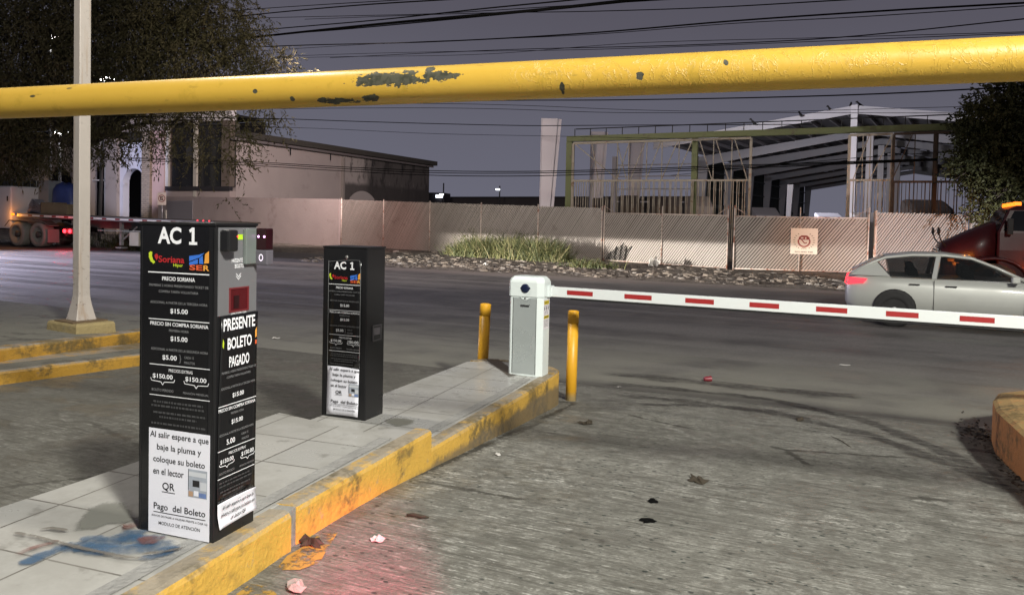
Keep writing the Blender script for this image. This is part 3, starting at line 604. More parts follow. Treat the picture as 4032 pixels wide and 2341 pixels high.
for vv, zz, sv, sz in (((v0+v1)/2, z1, v1-v0, .012), ((v0+v1)/2, z0, v1-v0, .012), (v0, (z0+z1)/2, .012, .112), (v1, (z0+z1)/2, .012, .112)): b.box((X+.003, -d/2+vv, zz), (.006, sv, sz), 0, 0)
b.box((X+.001, -d/2+(v0+v1)/2, (z0+z1)/2+.01), (.002, .084, .05), 0, 1); b.box((X+.0012, -d/2+(v0+v1)/2, z0+.018), (.0024, .084, .025), 0, 2)
b.build("side_hatch", [paint("hatch_rim", (.05, .047, .05), .5), paint("hatch_plate", (.085, .078, .085), .45), paint("hatch_dark", (.02, .02, .02), .5)], k2)
# ------------------------------------------------------------------ barrier gate
M_GATE = paint("white_gate_enamel", (.68, .74, .72), .34, 0, .04, 3, 0, coat=.2); M_GPAN = paint("brushed_door", (.50, .545, .535), .30, .45, .05, 4)
M_RED = paint("red_reflective_tape", (.33, .018, .018), .5, 0, .12, 30); M_RUB = paint("black_rubber", (.010, .010, .010), .7)
gate = thing("barrier_gate", "white barrier gate with striped red and white boom lowered across the exit", "barrier gate", (-2.686, 6.318, ZL-.003), R_(1))
def octo(w, d, c, z): return [(-w/2+c*.4, -d/2, z), (w/2-c, -d/2, z), (w/2, -d/2+c, z), (w/2, d/2-c, z), (w/2-c, d/2, z), (-w/2+c, d/2, z), (-w/2, d/2-c, z), (-w/2, -d/2+c*.4, z)]
b = MB(); b.rings([octo(.312, .236, .045, 0), octo(.312, .236, .045, .697)], 0, True, True, False); b.build("cabinet", M_GATE, gate, .003)
b = MB(); b.rings([octo(.326, .252, .05, .700), octo(.326, .252, .05, .828), octo(.312, .235, .055, .852), octo(.262, .185, .05, .878)], 0, True, True, False); b.build("hood", M_GATE, gate, .004)
b = MB(); b.box((-.006, -.1195, .355), (.216, .004, .668)); pn = b.build("door_panel", M_GPAN, gate, .0015)
b = MB()
for xx in (-.1165, .1045): b.box((xx, -.1188, .355), (.004, .0035, .67))
b.build("panel_gap", M_RUB, gate)
b = MB(); b.prism([(.001-.006+.05*math.sin(p)*(1 if p < math.pi else 1), -.1262, .690+.0) for p in (0,)] + [(-.05, -.1262, .700), (-.035, -.1262, .684), (-.012, -.1262, .672), (.012, -.1262, .672), (.033, -.1262, .684), (.048, -.1262, .700)], (0, .006, 0)); b.build("lock_tab", M_GATE, gate)
b = MB(); b.lathe([(.009, 0), (.009, -.004)], (0, -.1262, .687), 14, 0, 'Y'); b.build("lock", paint("lock_metal", (.12, .12, .12), .4, .8), gate)
b = MB(); n = 24; c0 = Vector((0, -.1268, .775)); b.lathe([(.040, .002), (.040, -.006), (.034, -.010)], c0, n, 0, 'Y')
for sg in (-1, 1): b.prism([c0+Vector((sg*.030, -.001, .022)), c0+Vector((sg*.050, -.001, .002)), c0+Vector((sg*.030, -.001, -.022))], (0, .004, 0))
b.build("emblem", paint("navy_emblem", (.008, .014, .042), .3), gate)
F = Face((0, -.1218, 0), (1, 0, 0), (0, -1, 0), lift=.0003); F.poly([(-.047, .610), (.036, .610), (.036, .629), (-.047, .629)], 7); F.poly([(.038, .626), (.044, .626), (.044, .634), (.038, .634)], 7)
for x0 in (-.041, -.026, -.012, .000, .014, .024): F.stripk([(x0, .6135), (x0+.004, .625), (x0+.009, .6135)], .0022, 1)
F.b.build("name_plate", FM, pn, fix=False)
FMY = FM + [paint("warning_yellow", (.55, .43, .03), .5)]
b = MB(); b.box((.1568, -.006, .545), (.0016, .132, .262)); stk = b.build("warning_sticker", paint("sticker_white", (.72, .68, .70), .5), gate)
F = Face((.1576, -.118, 0), (0, 1, 0), (1, 0, 0), lift=.0003); F.poly([(.052, .632), (.172, .632), (.172, .668), (.052, .668)], 9); F.poly([(.052, .508), (.172, .508), (.172, .536), (.052, .536)], 9)
for v in (.066, .110, .154): F.poly([(v-.011, .587), (v, .580), (v+.011, .587), (v+.011, .611), (v, .618), (v-.011, .611)], 1); F.poly([(v-.004, .59), (v+.004, .59), (v+.004, .607), (v-.004, .607)], 7)
F.poly([(.074, .545), (.082, .545), (.082, .573), (.074, .573)], 7); F.stripk([(.082, .571), (.14, .571)], .003, 7); F.stripk([(.120, .552), (.136, .563), (.128, .55), (.14, .556)], .003, 7)
for z in (.622, .495, .484, .473, .461, .450, .439): F.para(.056, .165, z, 1, .005)
for z in (.650, .522): F.para(.07, .158, z, 7, .010)
F.b.build("lettering", FMY, stk, fix=False)
by0 = .06; bz0, bz1 = .700, .789
bx1 = 4.75
b = MB(); b.box((.166, .06, .745), (.03, .13, .10)); b.build("boom_mount", M_GATE, gate, .006)
b = MB(); P = lambda x, s: [(x, by0-.022, bz0+s), (x, by0+.022, bz0+s), (x, by0+.022, bz1+s), (x, by0-.022, bz1+s)]
sag = lambda x: -.006*x
b.rings([P(x, sag(x)) for x in (.17, 1, 2, 3, 4, bx1)], 0, True, True, False); bm_ = b.build("boom", paint("boom_white", (.68, .71, .70), .38, 0, .05, 2), gate, .004)
b = MB()
for (xa, xb) in ((2233, 2334), (2458, 2565), (2697, 2810), (2950, 3067), (3213, 3337), (3490, 3620), (3783, 3923)):
    cy_ = lambda x: 1134+(x-2283)*(116/1570)
    X0, X1 = [at_y(x, cy_(x), 6.36).x + 2.686 for x in (xa, xb)]
    b = MB(); zc = (bz0+bz1)/2+.002+sag((X0+X1)/2); b.box(((X0+X1)/2, by0-.0222, zc), (X1-X0, .0012, .040), 0, 0, -.006*-1); b.build("stripe", M_RED, bm_)
b = MB(); Q = lambda x, s: [(x, by0-.012, bz0+s-.018), (x, by0+.012, bz0+s-.018), (x, by0+.012, bz0+s+.001), (x, by0-.012, bz0+s+.001)]
b.rings([Q(x, sag(x)) for x in (.36, 1, 2, 3, 4, bx1)], 0, True, True, False); b.build("rubber_edge", M_RUB, bm_)
rest = thing("boom_rest", "steel fork post that holds the far tip of the lowered boom", "post", (bx1-2.686-.25, 6.38, gz(6.4)))
b = MB(); b.box((0, 0, .47), (.07, .07, .94)); b.box((0, 0, .01), (.2, .2, .02)); b.build("post", M_STEEL, rest, .003)
b = MB(); b.box((0, -.05, .975), (.05, .012, .12)); b.box((0, .045, .975), (.05, .012, .12)); b.box((0, 0, .935), (.05, .11, .012)); b.build("fork", M_STEEL, rest)

# ------------------------------------------------------------------ bollards
def m_bollard(name, a):
    g = G(name); x, y, z = g.xyz(); n = g.noise(6, 5); n2 = g.noise(3.2, 4, g.scale(g.pos(), (1, 1, .5), (1.3, 0, 0)))
    c = g.mix(n, tuple(v*.9 for v in a), tuple(v*1.08 for v in a)); c = g.mix(g.ramp(n2, .56, .70, 0, .55), c, (.30, .15, .015))
    c = g.mix(g.ramp(z, .02, .10, .75, 0), c, (.35, .30, .18))
    return g.out(c, .42, 0, g.noise(50, 2), .2, .004)
M_BOL = m_bollard("yellow_bollard_paint", (.70, .36, .02))
def bollard(label, loc, tilt, rad, h, rz=0):
    r = thing("bollard", label, "bollard", loc, 0, "yellow pipe bollards by the barrier"); r.rotation_euler = (tilt[0], tilt[1], rz)
    b = MB(); b.lathe([(rad, -.15), (rad, h-.11)], (0, 0, 0), 24); b.build("pipe", M_BOL, r)
    b = MB(); b.lathe([(rad+.0015, h-.115), (rad+.0015, h-.008), (rad-.002, h), (rad-.008, h), (rad-.010, h-.02)], (0, 0, 0), 24); b.build("cap", M_BOL, r)
P = at_g(2240, 1578); bollard("yellow pipe bollard standing on the roadway right of the barrier box", (P.x, P.y+.05, P.z), (0, R_(.5), 0), .0505, .84)
bollard("leaning yellow pipe bollard left of the barrier box behind the island nose", (-3.40, 6.80, gz(6.8)), (R_(0), R_(1.9), 0), .054, .845)

# ------------------------------------------------------------------ clearance bar
def m_pipe():
    g = G("chipped_yellow_pipe_paint"); x, y, z = g.xyz(); n = g.noise(9, 5, rough=.65); n3 = g.noise(34, 4); nl = g.noise(1, 5, g.scale(g.pos(), (9, 30, 30)), .7)
    c = g.mix(g.noise(2.1, 4), (.52, .32, .040), (.60, .375, .055)); c = g.mix(g.ramp(n, .56, .72, 0, .6), c, (.42, .27, .03)); c = g.mix(g.ramp(nl, .60, .70, 0, .45), c, (.25, .17, .03))
    chips = None
    for cen, rr, k in PIPE_CHIPS:
        bl = g.math('ADD', g.math('MULTIPLY', g.blob(cen, rr), k), g.math('ADD', g.math('MULTIPLY', g.math('SUBTRACT', nl, .5), 3.6), g.math('MULTIPLY', g.math('SUBTRACT', n3, .5), 1.6)))
        m_ = g.ramp(bl, .30, .36); chips = m_ if chips is None else g.math('MAXIMUM', chips, m_)
    c = g.mix(chips, c, g.mix(g.ramp(n3, .4, .6), (.035, .036, .022), (.07, .068, .045)))
    spots = g.math('MULTIPLY', g.ramp(g.voro(3.4, g.scale(g.pos(), (1, 2.5, 2.5))), .055, .085, 1, 0), g.ramp(g.noise(1.1, 2), .48, .52)); c = g.mix(spots, c, (.07, .06, .03))
    wr = g.noise(1., 5, g.scale(g.pos(), (16, 11, 11)), .6, 1.4); wm = g.ramp(x, PIPE_WR[0], PIPE_WR[1])
    ridge = g.math('MULTIPLY', g.ramp(g.math('ABSOLUTE', g.math('SUBTRACT', wr, .5)), 0, .03, 1, 0), wm)
    hgt = g.math('SUBTRACT', g.math('ADD', g.math('MULTIPLY', ridge, .45), g.math('MULTIPLY', n3, .35)), g.math('MULTIPLY', chips, 1.5))
    return g.out(c, g.mix(chips, (.38,)*3, (.6,)*3), 0, hgt, .45, .006, .5)
pa_, pb_ = at_d(0, 408, 4.16), at_d(4032, 231, 2.80); dv = (pb_-pa_); LEN = dv.length; du = dv.normalized()
c0 = pa_ - du*2.2; PL = LEN+2.2+2.4
ang = math.atan2(du.y, du.x); up_ = math.asin(du.z)
def pipe_x(px, py):
    best = min((abs(((c0+du*s)-Vector((0, 0, EYE))).dot(RT)/((c0+du*s)-Vector((0, 0, EYE))).dot(FW)-(px-CX)/F_PX), s) for s in [i*.005 for i in range(int(PL/.005))]); return best[1]
x1, x2, x3 = pipe_x(1600, 330), pipe_x(1740, 300), pipe_x(1330, 375); RP = .0815
PIPE_CHIPS = [((x1-.02, -.07, .015), (.24, .09, .042), 1.5), ((x2, -.07, .025), (.13, .09, .035), 1.35), ((x2-.03, -.07, .055), (.035, .06, .02), 1.9), ((x1-.15, -.06, -.06), (.05, .06, .018), 1.7), ((x3+.02, -.05, -.064), (.13, .06, .014), 1.5),
              ((pipe_x(1180, 370), -.06, -.05), (.016, .06, .014), 2.2), ((pipe_x(1045, 365), -.07, -.01), (.013, .06, .012), 2.2), ((pipe_x(2530, 320), -.07, -.02), (.02, .06, .02), 1.8), ((pipe_x(2225, 345), -.06, -.045), (.012, .05, .03), 1.8), ((pipe_x(2860, 255), -.07, .02), (.012, .05, .014), 2.0)]
PIPE_WR = (pipe_x(1900, 300), pipe_x(2200, 300))
bar_ = thing("clearance_bar", "chipped yellow pipe height bar spanning overhead above the kiosks", "height bar", c0, 0); bar_.rotation_euler = (0, -up_, ang)
b = MB(); n = 90; b.tube([(PL*i/n, 0, 0) for i in range(n+1)], RP, 32); b.build("pipe", m_pipe(), bar_)
for s in (-.02, PL+.02):
    b = MB(); hz = c0.z + du.z*s - gz((c0+du*s).y); b.tube([(s, 0, -hz), (s, 0, RP)], .07, 20); b.build("post", M_BOL, bar_)

# ------------------------------------------------------------------ lamp post on the stepped kerb
Fp = at_g2(310, 1318, .25); lp = thing("lamp_post", "tall square off-white lamp post with rusty flared foot on a concrete block", "lamp post", (Fp.x-.355, Fp.y+.29, gz(Fp.y+.3)+.245), R_(-8))
def m_post():
    g = G("stained_cream_post"); x, y, z = g.xyz(); n = g.noise(5, 5); c = g.mix(n, (.40, .36, .32), (.48, .43, .385))
    st = g.noise(1, 4, g.scale(g.pos(), (14, 14, .8))); c = g.mix(g.ramp(st, .55, .7, 0, .5), c, (.30, .20, .12))
    low = g.ramp(z, .1, 1.1, 1, .15); sp = g.ramp(g.noise(17, 4, rough=.7), .60, .66); c = g.mix(g.math('MULTIPLY', sp, low), c, (.06, .03, .03))
    return g.out(c, .5, 0, n, .15, .005)
M_POST = m_post()
b = MB(); b.rings([[(sx*q, sy*q*.72, z) for sx, sy in ((-1, -1), (1, -1), (1, 1), (-1, 1))] for q, z in ((.32, -.05), (.31, .10), (.295, .125))], 0, True, True, False); b.build("footing", paint("ochre_concrete_block", (.30, .235, .11), .85, 0, .2, 6, 1, 25, (.2, .18, .13)), lp)
b = MB(); b.box((0, 0, .1325), (.40, .40, .014)); b.build("base_plate", paint("rusted_plate", (.16, .11, .06), .7, .3, .3, 12), lp)
b = MB(); b.rings([[(sx*q, sy*q, z) for sx, sy in ((-1, -1), (1, -1), (1, 1), (-1, 1))] for q, z in ((.118, .14), (.100, .22), (.078, .34), (.068, .42), (.0655, .5), (.0645, 6.9))], 0, True, True, False); b.build("post", M_POST, lp, .008)
b = MB(); b.bar((0, 0, 6.85), (.9, -.6, 7.1), .06); b.box((1.05, -.7, 7.12), (.5, .25, .10), R_(-33)); b.build("lamp_arm", M_STEEL, lp)

# ------------------------------------------------------------------ litter on the ground
def crumple(name, label, cat, px, size, mat, flat=.35, z=None, seed=1, nseg=10, group=None):
    P = at_g(*px) if z is None else at_z(px[0], px[1], z); r2 = random.Random(seed); b = MB(); n = nseg
    ring0 = []; vs = [(0, 0, size*flat*.5)]
    for k in (1, 2):
        for j in range(n):
            a_ = 2*math.pi*j/n; rr = size*.5*k/2*r2.uniform(.6, 1.25); vs.append((rr*math.cos(a_), rr*.7*math.sin(a_), max(.003, size*flat*r2.uniform(-.2, .9)*(1 if k == 1 else .5))))
    fs = [(0, 1+j, 1+(j+1) % n) for j in range(n)] + [(1+j, 1+n+j, 1+n+(j+1) % n, 1+(j+1) % n) for j in range(n)]
    b.add(vs, fs); o = b.build(name, mat, None, fix=False, loc=(P.x, P.y, P.z+.004)); o.rotation_euler.z = r2.uniform(0, 6); o.modifiers.new("thick", 'SOLIDIFY').thickness = .002
    tag(o, label, cat, group); return o
M_LP = paint("dirty_paper", (.36, .30, .27), .8, 0, .25, 30); M_LW = paint("white_scrap", (.48, .46, .43), .8, 0, .15, 30); M_LD = paint("dead_leaf", (.040, .030, .018), .8, 0, .3, 40); M_BLK = paint("black_scrap", (.004, .004, .004), 1, spec=.05)
crumple("crumpled_wrapper", "large torn pinkish wrapper lying on the ground beside the near kerb", "wrapper", (1165, 2318), .11, M_LP, .35, None, 3, 9)
crumple("paper_scrap", "small crumpled white paper on the driveway near the kerb joint", "paper scrap", (1485, 2130), .065, M_LW, .5, None, 4)
crumple("paper_scrap", "tiny white paper scrap beside the step of the kerb", "paper scrap", (1960, 1792), .055, M_LW, .35, None, 5)
crumple("paper_scrap", "small pale scrap on the driveway right of the tall bollard", "paper scrap", (2440, 1525), .05, M_LW, .4, None, 6)
crumple("paper_scrap", "flat white paper strip on the road beyond the tyre marks", "paper scrap", (3325, 1438), .16, M_LW, .08, None, 8)
crumple("paper_scrap", "white scrap of rubbish by the rounded kerb nose", "paper scrap", (3868, 1688), .07, M_LW, .4, None, 9)
crumple("paper_scrap", "pale scrap on the roadway behind the second kiosk", "paper scrap", (1085, 1333), .11, M_LW, .3, None, 19)
crumple("black_scrap", "larger black scrap flattened on the driveway", "scrap", (2552, 2052), .09, M_BLK, .12, None, 10, 13)
crumple("black_scrap", "smaller black scrap behind the larger one on the driveway", "scrap", (2572, 1975), .075, M_BLK, .12, None, 11, 13)
crumple("dead_leaves", "clump of dead leaves and twigs in the middle of the driveway", "dead leaves", (2745, 1893), .16, M_LD, .18, None, 12, 14)
crumple("dead_leaves", "curled brown dead leaves beside the base of the tall bollard", "dead leaves", (2310, 1668), .15, M_LD, .25, None, 13, 14)
crumple("dead_leaves", "pile of dead leaves at the foot of the kerb joint", "dead leaves", (1225, 2142), .13, M_LD, .35, None, 14, 16)
crumple("dead_leaf", "long flat dead leaf on the tyre marks of the driveway", "dead leaf", (3150, 1655), .12, M_LD, .3, None, 16, 8)
cup = thing("red_cup", "crushed red plastic cup lying on the road", "cup", at_g(2785, 1500), .7)
b = MB(); b.lathe([(.02, -.04), (.023, -.037), (.032, .036), (.034, .04), (.030, .04), (.021, -.034)], (0, 0, .026), 16, 0, 'X'); b.build("cup_body", paint("red_plastic", (.20, .02, .03), .4), cup)
b = MB(); P = at_g(1640, 2040); b.tube([(-.05, 0, .012), (-.02, .006, .015), (.02, .001, .013), (.06, .004, .011)], [.007, .009, .010, .004], 7); o = b.build("twig", M_LD, None, loc=P); o.rotation_euler.z = .2; tag(o, "short dark twig on the driveway beside the kerb", "twig")
b = MB(); P = at_g(3310, 1740); b.tube([(0, -.16, .006), (.01, 0, .010), (0, .16, .006)], [.003, .004, .002], 6); o = b.build("twig", M_LD, None, loc=P); o.rotation_euler.z = .5; tag(o, "long thin dark stick on the driveway near the tyre marks", "twig")
# leaf litter in the corner of the kerb nose
b = MB(); r2 = random.Random(5)
for i in range(520):
    u = r2.random(); px = 3795+240*u+r2.gauss(0, 22); py = 1690+235*u*u+r2.gauss(0, 24)
    if px > 3905 and py < 1782+(px-3918)*.98 and py > 1640 and px > 3915: continue
    P = at_g(px, py); s = r2.uniform(.008, .026); a_ = r2.uniform(0, 6.28); t1 = Vector((math.cos(a_), math.sin(a_), r2.uniform(-.4, .4)))*s; t2 = Vector((-math.sin(a_), math.cos(a_), r2.uniform(-.4, .4)))*s*.5; P.z += .008
    b.add([P-t1, P+t2, P+t1, P-t2], [(0, 1, 2, 3)], 0 if r2.random() < .8 else 1)
o = b.build("leaf_litter", [paint("dark_litter", (.035, .028, .02), .9, 0, .4, 20), paint("pale_litter", (.22, .18, .13), .9)], None, fix=False); o["kind"] = "stuff"; o["label"] = "dark leaf litter swept against the kerb nose"

# ------------------------------------------------------------------ slatted chain-link fence across the road
M_SLAT = paint("taupe_slats", (.33, .29, .26), .6, 0, .16, 1.3, 0, 40, (.24, .20, .18), .55, .75, 2)
M_MESHB = paint("fence_backing", (.085, .066, .055), .8, 0, .2, 6); M_FPOST = paint("rusty_galvanised_post", (.50, .42, .37), .55, .15, .2, 6, 0, 40, (.26, .10, .06), .5, .64, 5)
def slat_panel(p0, p1, h0, h1, z0, z1, pitch, wid, lean=.62, th=.012, name="slat_panel", parent=None):
    """slats leaning between the points p0 and p1 (heights h0, h1 above z0, z1), clipped to the panel"""
    p0 = Vector((p0[0], p0[1])); p1 = Vector((p1[0], p1[1])); L = (p1-p0).length; d = (p1-p0)/L; nr = Vector((d.y, -d.x))
    if nr.y > 0: nr = -nr
    b = MB(); bot = lambda s: z0+(z1-z0)*s/L; top = lambda s: bot(s)+h0+(h1-h0)*s/L; H = max(h0, h1)
    s = -H*lean
    while s < L:
        w = wid; corners = []
        poly = [(s, 0), (s+w, 0), (s+w+H*lean, H), (s+H*lean, H)]
        def clip(po, k, c, sg):
            out = []
            for i in range(len(po)):
                a_, b_ = po[i], po[(i+1) % len(po)]; ia, ib = (a_[k]-c)*sg >= 0, (b_[k]-c)*sg >= 0
                if ia: out.append(a_)
                if ia != ib:
                    t = (c-a_[k])/(b_[k]-a_[k]); out.append((a_[0]+(b_[0]-a_[0])*t, a_[1]+(b_[1]-a_[1])*t))
            return out
        poly = clip(clip(poly, 0, 0, 1), 0, L, -1) if True else poly
        if len(poly) >= 3:
            of = rnd.uniform(0, .006); mid = []
            for (u, v) in poly:
                q = p0+d*u; zz = bot(u)+v/H*(top(u)-bot(u)) + (rnd.uniform(-.01, .015) if v >= H-1e-6 else 0); mid.append(Vector((q.x+nr.x*(.01+of), q.y+nr.y*(.01+of), zz)))
            b.prism(mid, (nr.x*th, nr.y*th, 0))
        s += pitch
    o = b.build(name, M_SLAT, parent); 
    b = MB(); q0, q1 = p0-nr*.004, p1-nr*.004; b.prism([(q0.x, q0.y, z0+.02), (q1.x, q1.y, z1+.02), (q1.x, q1.y, z1+h1-.04), (q0.x, q0.y, z0+h0-.04)], (-nr.x*.004, -nr.y*.004, 0)); b.build("backing_mesh", M_MESHB, parent)
    return d, nr, L
FA = at_z(1345, 968, -.02); FB = Vector((-9.25, 28.77, -.04)); FC = Vector((-4.05, 26.72, -.05))
def fence(name, label, cat, p0, p1, z0, z1, h0, h1, pitch, wid, nposts, rails=(), post_h=None, group=None, lean=.62, pr=.03):
    r = thing(name, label, cat, (0, 0, 0), 0, group)
    d, nr, L = slat_panel(p0, p1, h0, h1, z0, z1, pitch, wid, lean, parent=r)
    for i in range(nposts):
        s = L*i/(nposts-1) if nposts > 1 else L; q = Vector((p0[0], p0[1]))+d*s+nr*.045; zb = z0+(z1-z0)*s/L; hh = (h0+(h1-h0)*s/L)+.04 if post_h is None else post_h
        b = MB(); b.tube([(q.x, q.y, zb-.2), (q.x, q.y, zb+hh)], pr, 10); b.lathe([(pr+.004, 0), (pr+.002, .02), (.005, .035)], (q.x, q.y, zb+hh), 10); b.build("post", M_FPOST, r)
    for f in rails:
        b = MB(); a0 = Vector((p0[0]+nr.x*.03, p0[1]+nr.y*.03, z0+h0*f)); a1 = Vector((p1[0]+nr.x*.03, p1[1]+nr.y*.03, z1+h1*f)); b.tube([a0, a1], .022, 8); b.build("rail", M_FPOST, r)
    return r
FAz = (FA.x, FA.y)
fence("slat_fence", "long taupe slatted chain-link fence behind the dry bush, left of the gates", "fence", FAz, (FB.x, FB.y), -.02, -.05, 2.34, 2.05, .088, .060, 6, group="slatted fence runs")
def gate_leaf(label, p0, p1, h0, h1):
    r = fence("slat_gate", label, "gate", p0, p1, -.02, -.02, h0, h1, .108, .066, 2, (0.0, 1.0), 2.1, "slatted gate leaves", .78, .028)
    mx, my = (p0[0]+p1[0])/2, (p0[1]+p1[1])/2
    b = MB(); b.tube([(mx, my-.07, -.05), (mx, my-.07, 2.08)], .02, 8); b.build("stile", M_FPOST, r)
    for (a, c, hh) in ((p0, p1, h0), (p1, p0, h1)):
        u = (Vector(c)-Vector(a)).normalized(); b = MB(); b.tube([(a[0], a[1], 2.06), (a[0]+u.x*.45, a[1]+u.y*.45, hh)], .01, 6); b.build("brace", M_FPOST, r)
    return r
gd = (FC-FB); gd.z = 0; gu = gd.normalized()
gate_leaf("left slatted gate leaf with a broken dark patch of slats low down", (FB.x+gu.x*.12, FB.y+gu.y*.12), (FC.x-gu.x*.10, FC.y-gu.y*.10), 1.83, 1.78)
FD = at_d(3425, 1000, 25.2); gv = Vector((FD.x-FC.x, FD.y-FC.y)).normalized()
gate_leaf("right slatted gate leaf carrying the square emblem sign", (FC.x+gv.x*.10, FC.y+gv.y*.10), (FD.x-gv.x*.08, FD.y-gv.y*.08), 1.76, 1.78)
FE = at_d(3806, 950, 25.6); FG = at_d(4400, 950, 26)
fence("slat_fence", "orange-lit slatted fence panel between the right gate leaf and the red truck", "fence", (FD.x+.12, FD.y), (FE.x-.05, FE.y), -.03, -.03, 1.98, 1.99, .105, .066, 2, (), 2.02, "slatted fence runs", .78, .05)
fence("slat_fence", "brightly lit slatted fence panel directly above the red truck bonnet", "fence", (FE.x+.08, FE.y), (FG.x, FG.y), -.03, -.03, 1.98, 1.99, .105, .066, 2, (), 2.02, "slatted fence runs", .78, .05)
# broken slats on the left leaf
br = MB(); r2 = random.Random(9); q0 = Vector((FB.x, FB.y)); nrm = Vector((-gu.y, gu.x)); nrm = -nrm if nrm.y > 0 else nrm
for i in range(13):
    s = .25+i*.075; hh = .22+.42*math.sin(min(1, i/9)*math.pi*.7)*r2.uniform(.7, 1.1); p = q0+Vector((gu.x, gu.y))*s+nrm*.05
    br.bar((p.x, p.y, .02), (p.x+gu.x*hh*.6, p.y+gu.y*hh*.6, hh+.02), .05, .012)
o = br.build("broken_slats", paint("dark_broken_slats", (.03, .028, .026), .7)); tag(o, "dark broken slats leaning at the foot of the left gate leaf", "slats")
# emblem sign
sa, sb_ = at_d(3112, 950, 25.45), at_d(3217, 950, 25.3)
sd_ = Vector((sb_.x-sa.x, sb_.y-sa.y, 0)); sw = sd_.length; sd_.normalize(); sn = Vector((sd_.y, -sd_.x, 0)); sn = -sn if sn.y > 0 else sn
def gate_pt(px):
    d = ray(px, 945); n_ = Vector((-gv.y, gv.x, 0)); O = Vector((0, 0, EYE)); return O+d*((Vector((FC.x, FC.y, 0))-O).dot(n_)/d.dot(n_))
ga, gb = gate_pt(3111), gate_pt(3217); sd_ = Vector((gb.x-ga.x, gb.y-ga.y, 0)); sw = sd_.length; sd_.normalize(); sn = Vector((sd_.y, -sd_.x, 0)); sn = -sn if sn.y > 0 else sn
sc0 = Vector(((ga.x+gb.x)/2, (ga.y+gb.y)/2, EYE))+sn*.10; Dm = (sc0-Vector((0, 0, EYE))).dot(FW); zt_, zb_ = EYE+(892-896)*Dm/F_PX, EYE-(998-892)*Dm/F_PX
sgn = thing("emblem_sign", "square cream sign with red gear emblem and laurel hung on the right gate leaf", "sign", (sc0.x, sc0.y, zb_), math.atan2(sd_.y, sd_.x)); sh = zt_-zb_
b = MB(); b.box((0, 0, sh/2), (sw, .012, sh)); b.build("board", paint("cream_board", (.66, .60, .52), .5, 0, .06, 3), sgn, .003)
F = Face((0, -.006, 0), (1, 0, 0), (0, -1, 0), lift=.002); mr = paint("maroon_print", (.24, .035, .03), .5); mo = paint("olive_print", (.11, .10, .05), .5); k = sw
cxy = (-.0*k, .50*sh)
def ring_(r0, r1, n=28, m=0, a0=0, a1=2*math.pi):
    for j in range(n):
        p, q = a0+(a1-a0)*j/n, a0+(a1-a0)*(j+1)/n
        F.poly([(r0*math.cos(p), cxy[1]+r0*math.sin(p)), (r1*math.cos(p), cxy[1]+r1*math.sin(p)), (r1*math.cos(q), cxy[1]+r1*math.sin(q)), (r0*math.cos(q), cxy[1]+r0*math.sin(q))], m)
ring_(.185*k, .225*k)
for j in range(22):
    p = math.pi*.95+j*(math.pi*1.1)/21; ring_(.225*k, .25*k, 1, 0, p-.05, p+.05)
F.poly([(-.2*k, cxy[1]+.06*k), (.2*k, cxy[1]+.06*k), (.2*k, cxy[1]+.15*k), (.1*k, cxy[1]+.225*k), (-.1*k, cxy[1]+.225*k), (-.2*k, cxy[1]+.15*k)], 0)
F.l = .003; F.poly([(-.13*k, cxy[1]+.10*k), (-.03*k, cxy[1]+.10*k), (-.03*k, cxy[1]+.15*k), (-.11*k, cxy[1]+.15*k)], 2); F.poly([(.03*k, cxy[1]+.09*k), (.08*k, cxy[1]+.09*k), (.08*k, cxy[1]+.15*k), (.03*k, cxy[1]+.15*k)], 2)
F.l = .002; F.stripk([(-.1*k, cxy[1]+.07*k), (-.03*k, cxy[1]-.02*k), (.0, cxy[1]-.06*k), (.05*k, cxy[1]-.085*k), (.1*k, cxy[1]-.05*k)], .04*k, 0)
for sg in (-1, 1):
    for j in range(8):
        a_ = -1.05+j*.28; rx, ry = .37*k, .31*k; px_, pz_ = sg*rx*math.cos(a_), cxy[1]+ry*math.sin(a_)*1.05
        for o_ in (-1, 1):
            dx, dz = sg*(-.35*math.sin(a_)*1+o_*.5*math.cos(a_)), .35*math.cos(a_)+.4*abs(o_)*.5
            l = .055*k; n_ = math.hypot(dx, dz); dx, dz = dx/n_*l, dz/n_*l; F.poly([(px_, pz_), (px_+dx*.5-dz*.22, pz_+dz*.5+dx*.22), (px_+dx, pz_+dz), (px_+dx*.5+dz*.22, pz_+dz*.5-dx*.22)], 1)
F.stripk([(-.1*k, .205*sh), (-.03*k, .235*sh), (0, .21*sh), (.03*k, .235*sh), (.1*k, .205*sh)], .022*k, 1); F.t("REG-SIND 9/68", 0, .085*sh, .66*k, .062*sh, 3, .01)
F.b.build("print", [mr, mo, paint("cream_gap", (.66, .58, .5), .5), M_INK], sgn.children[0], fix=False)

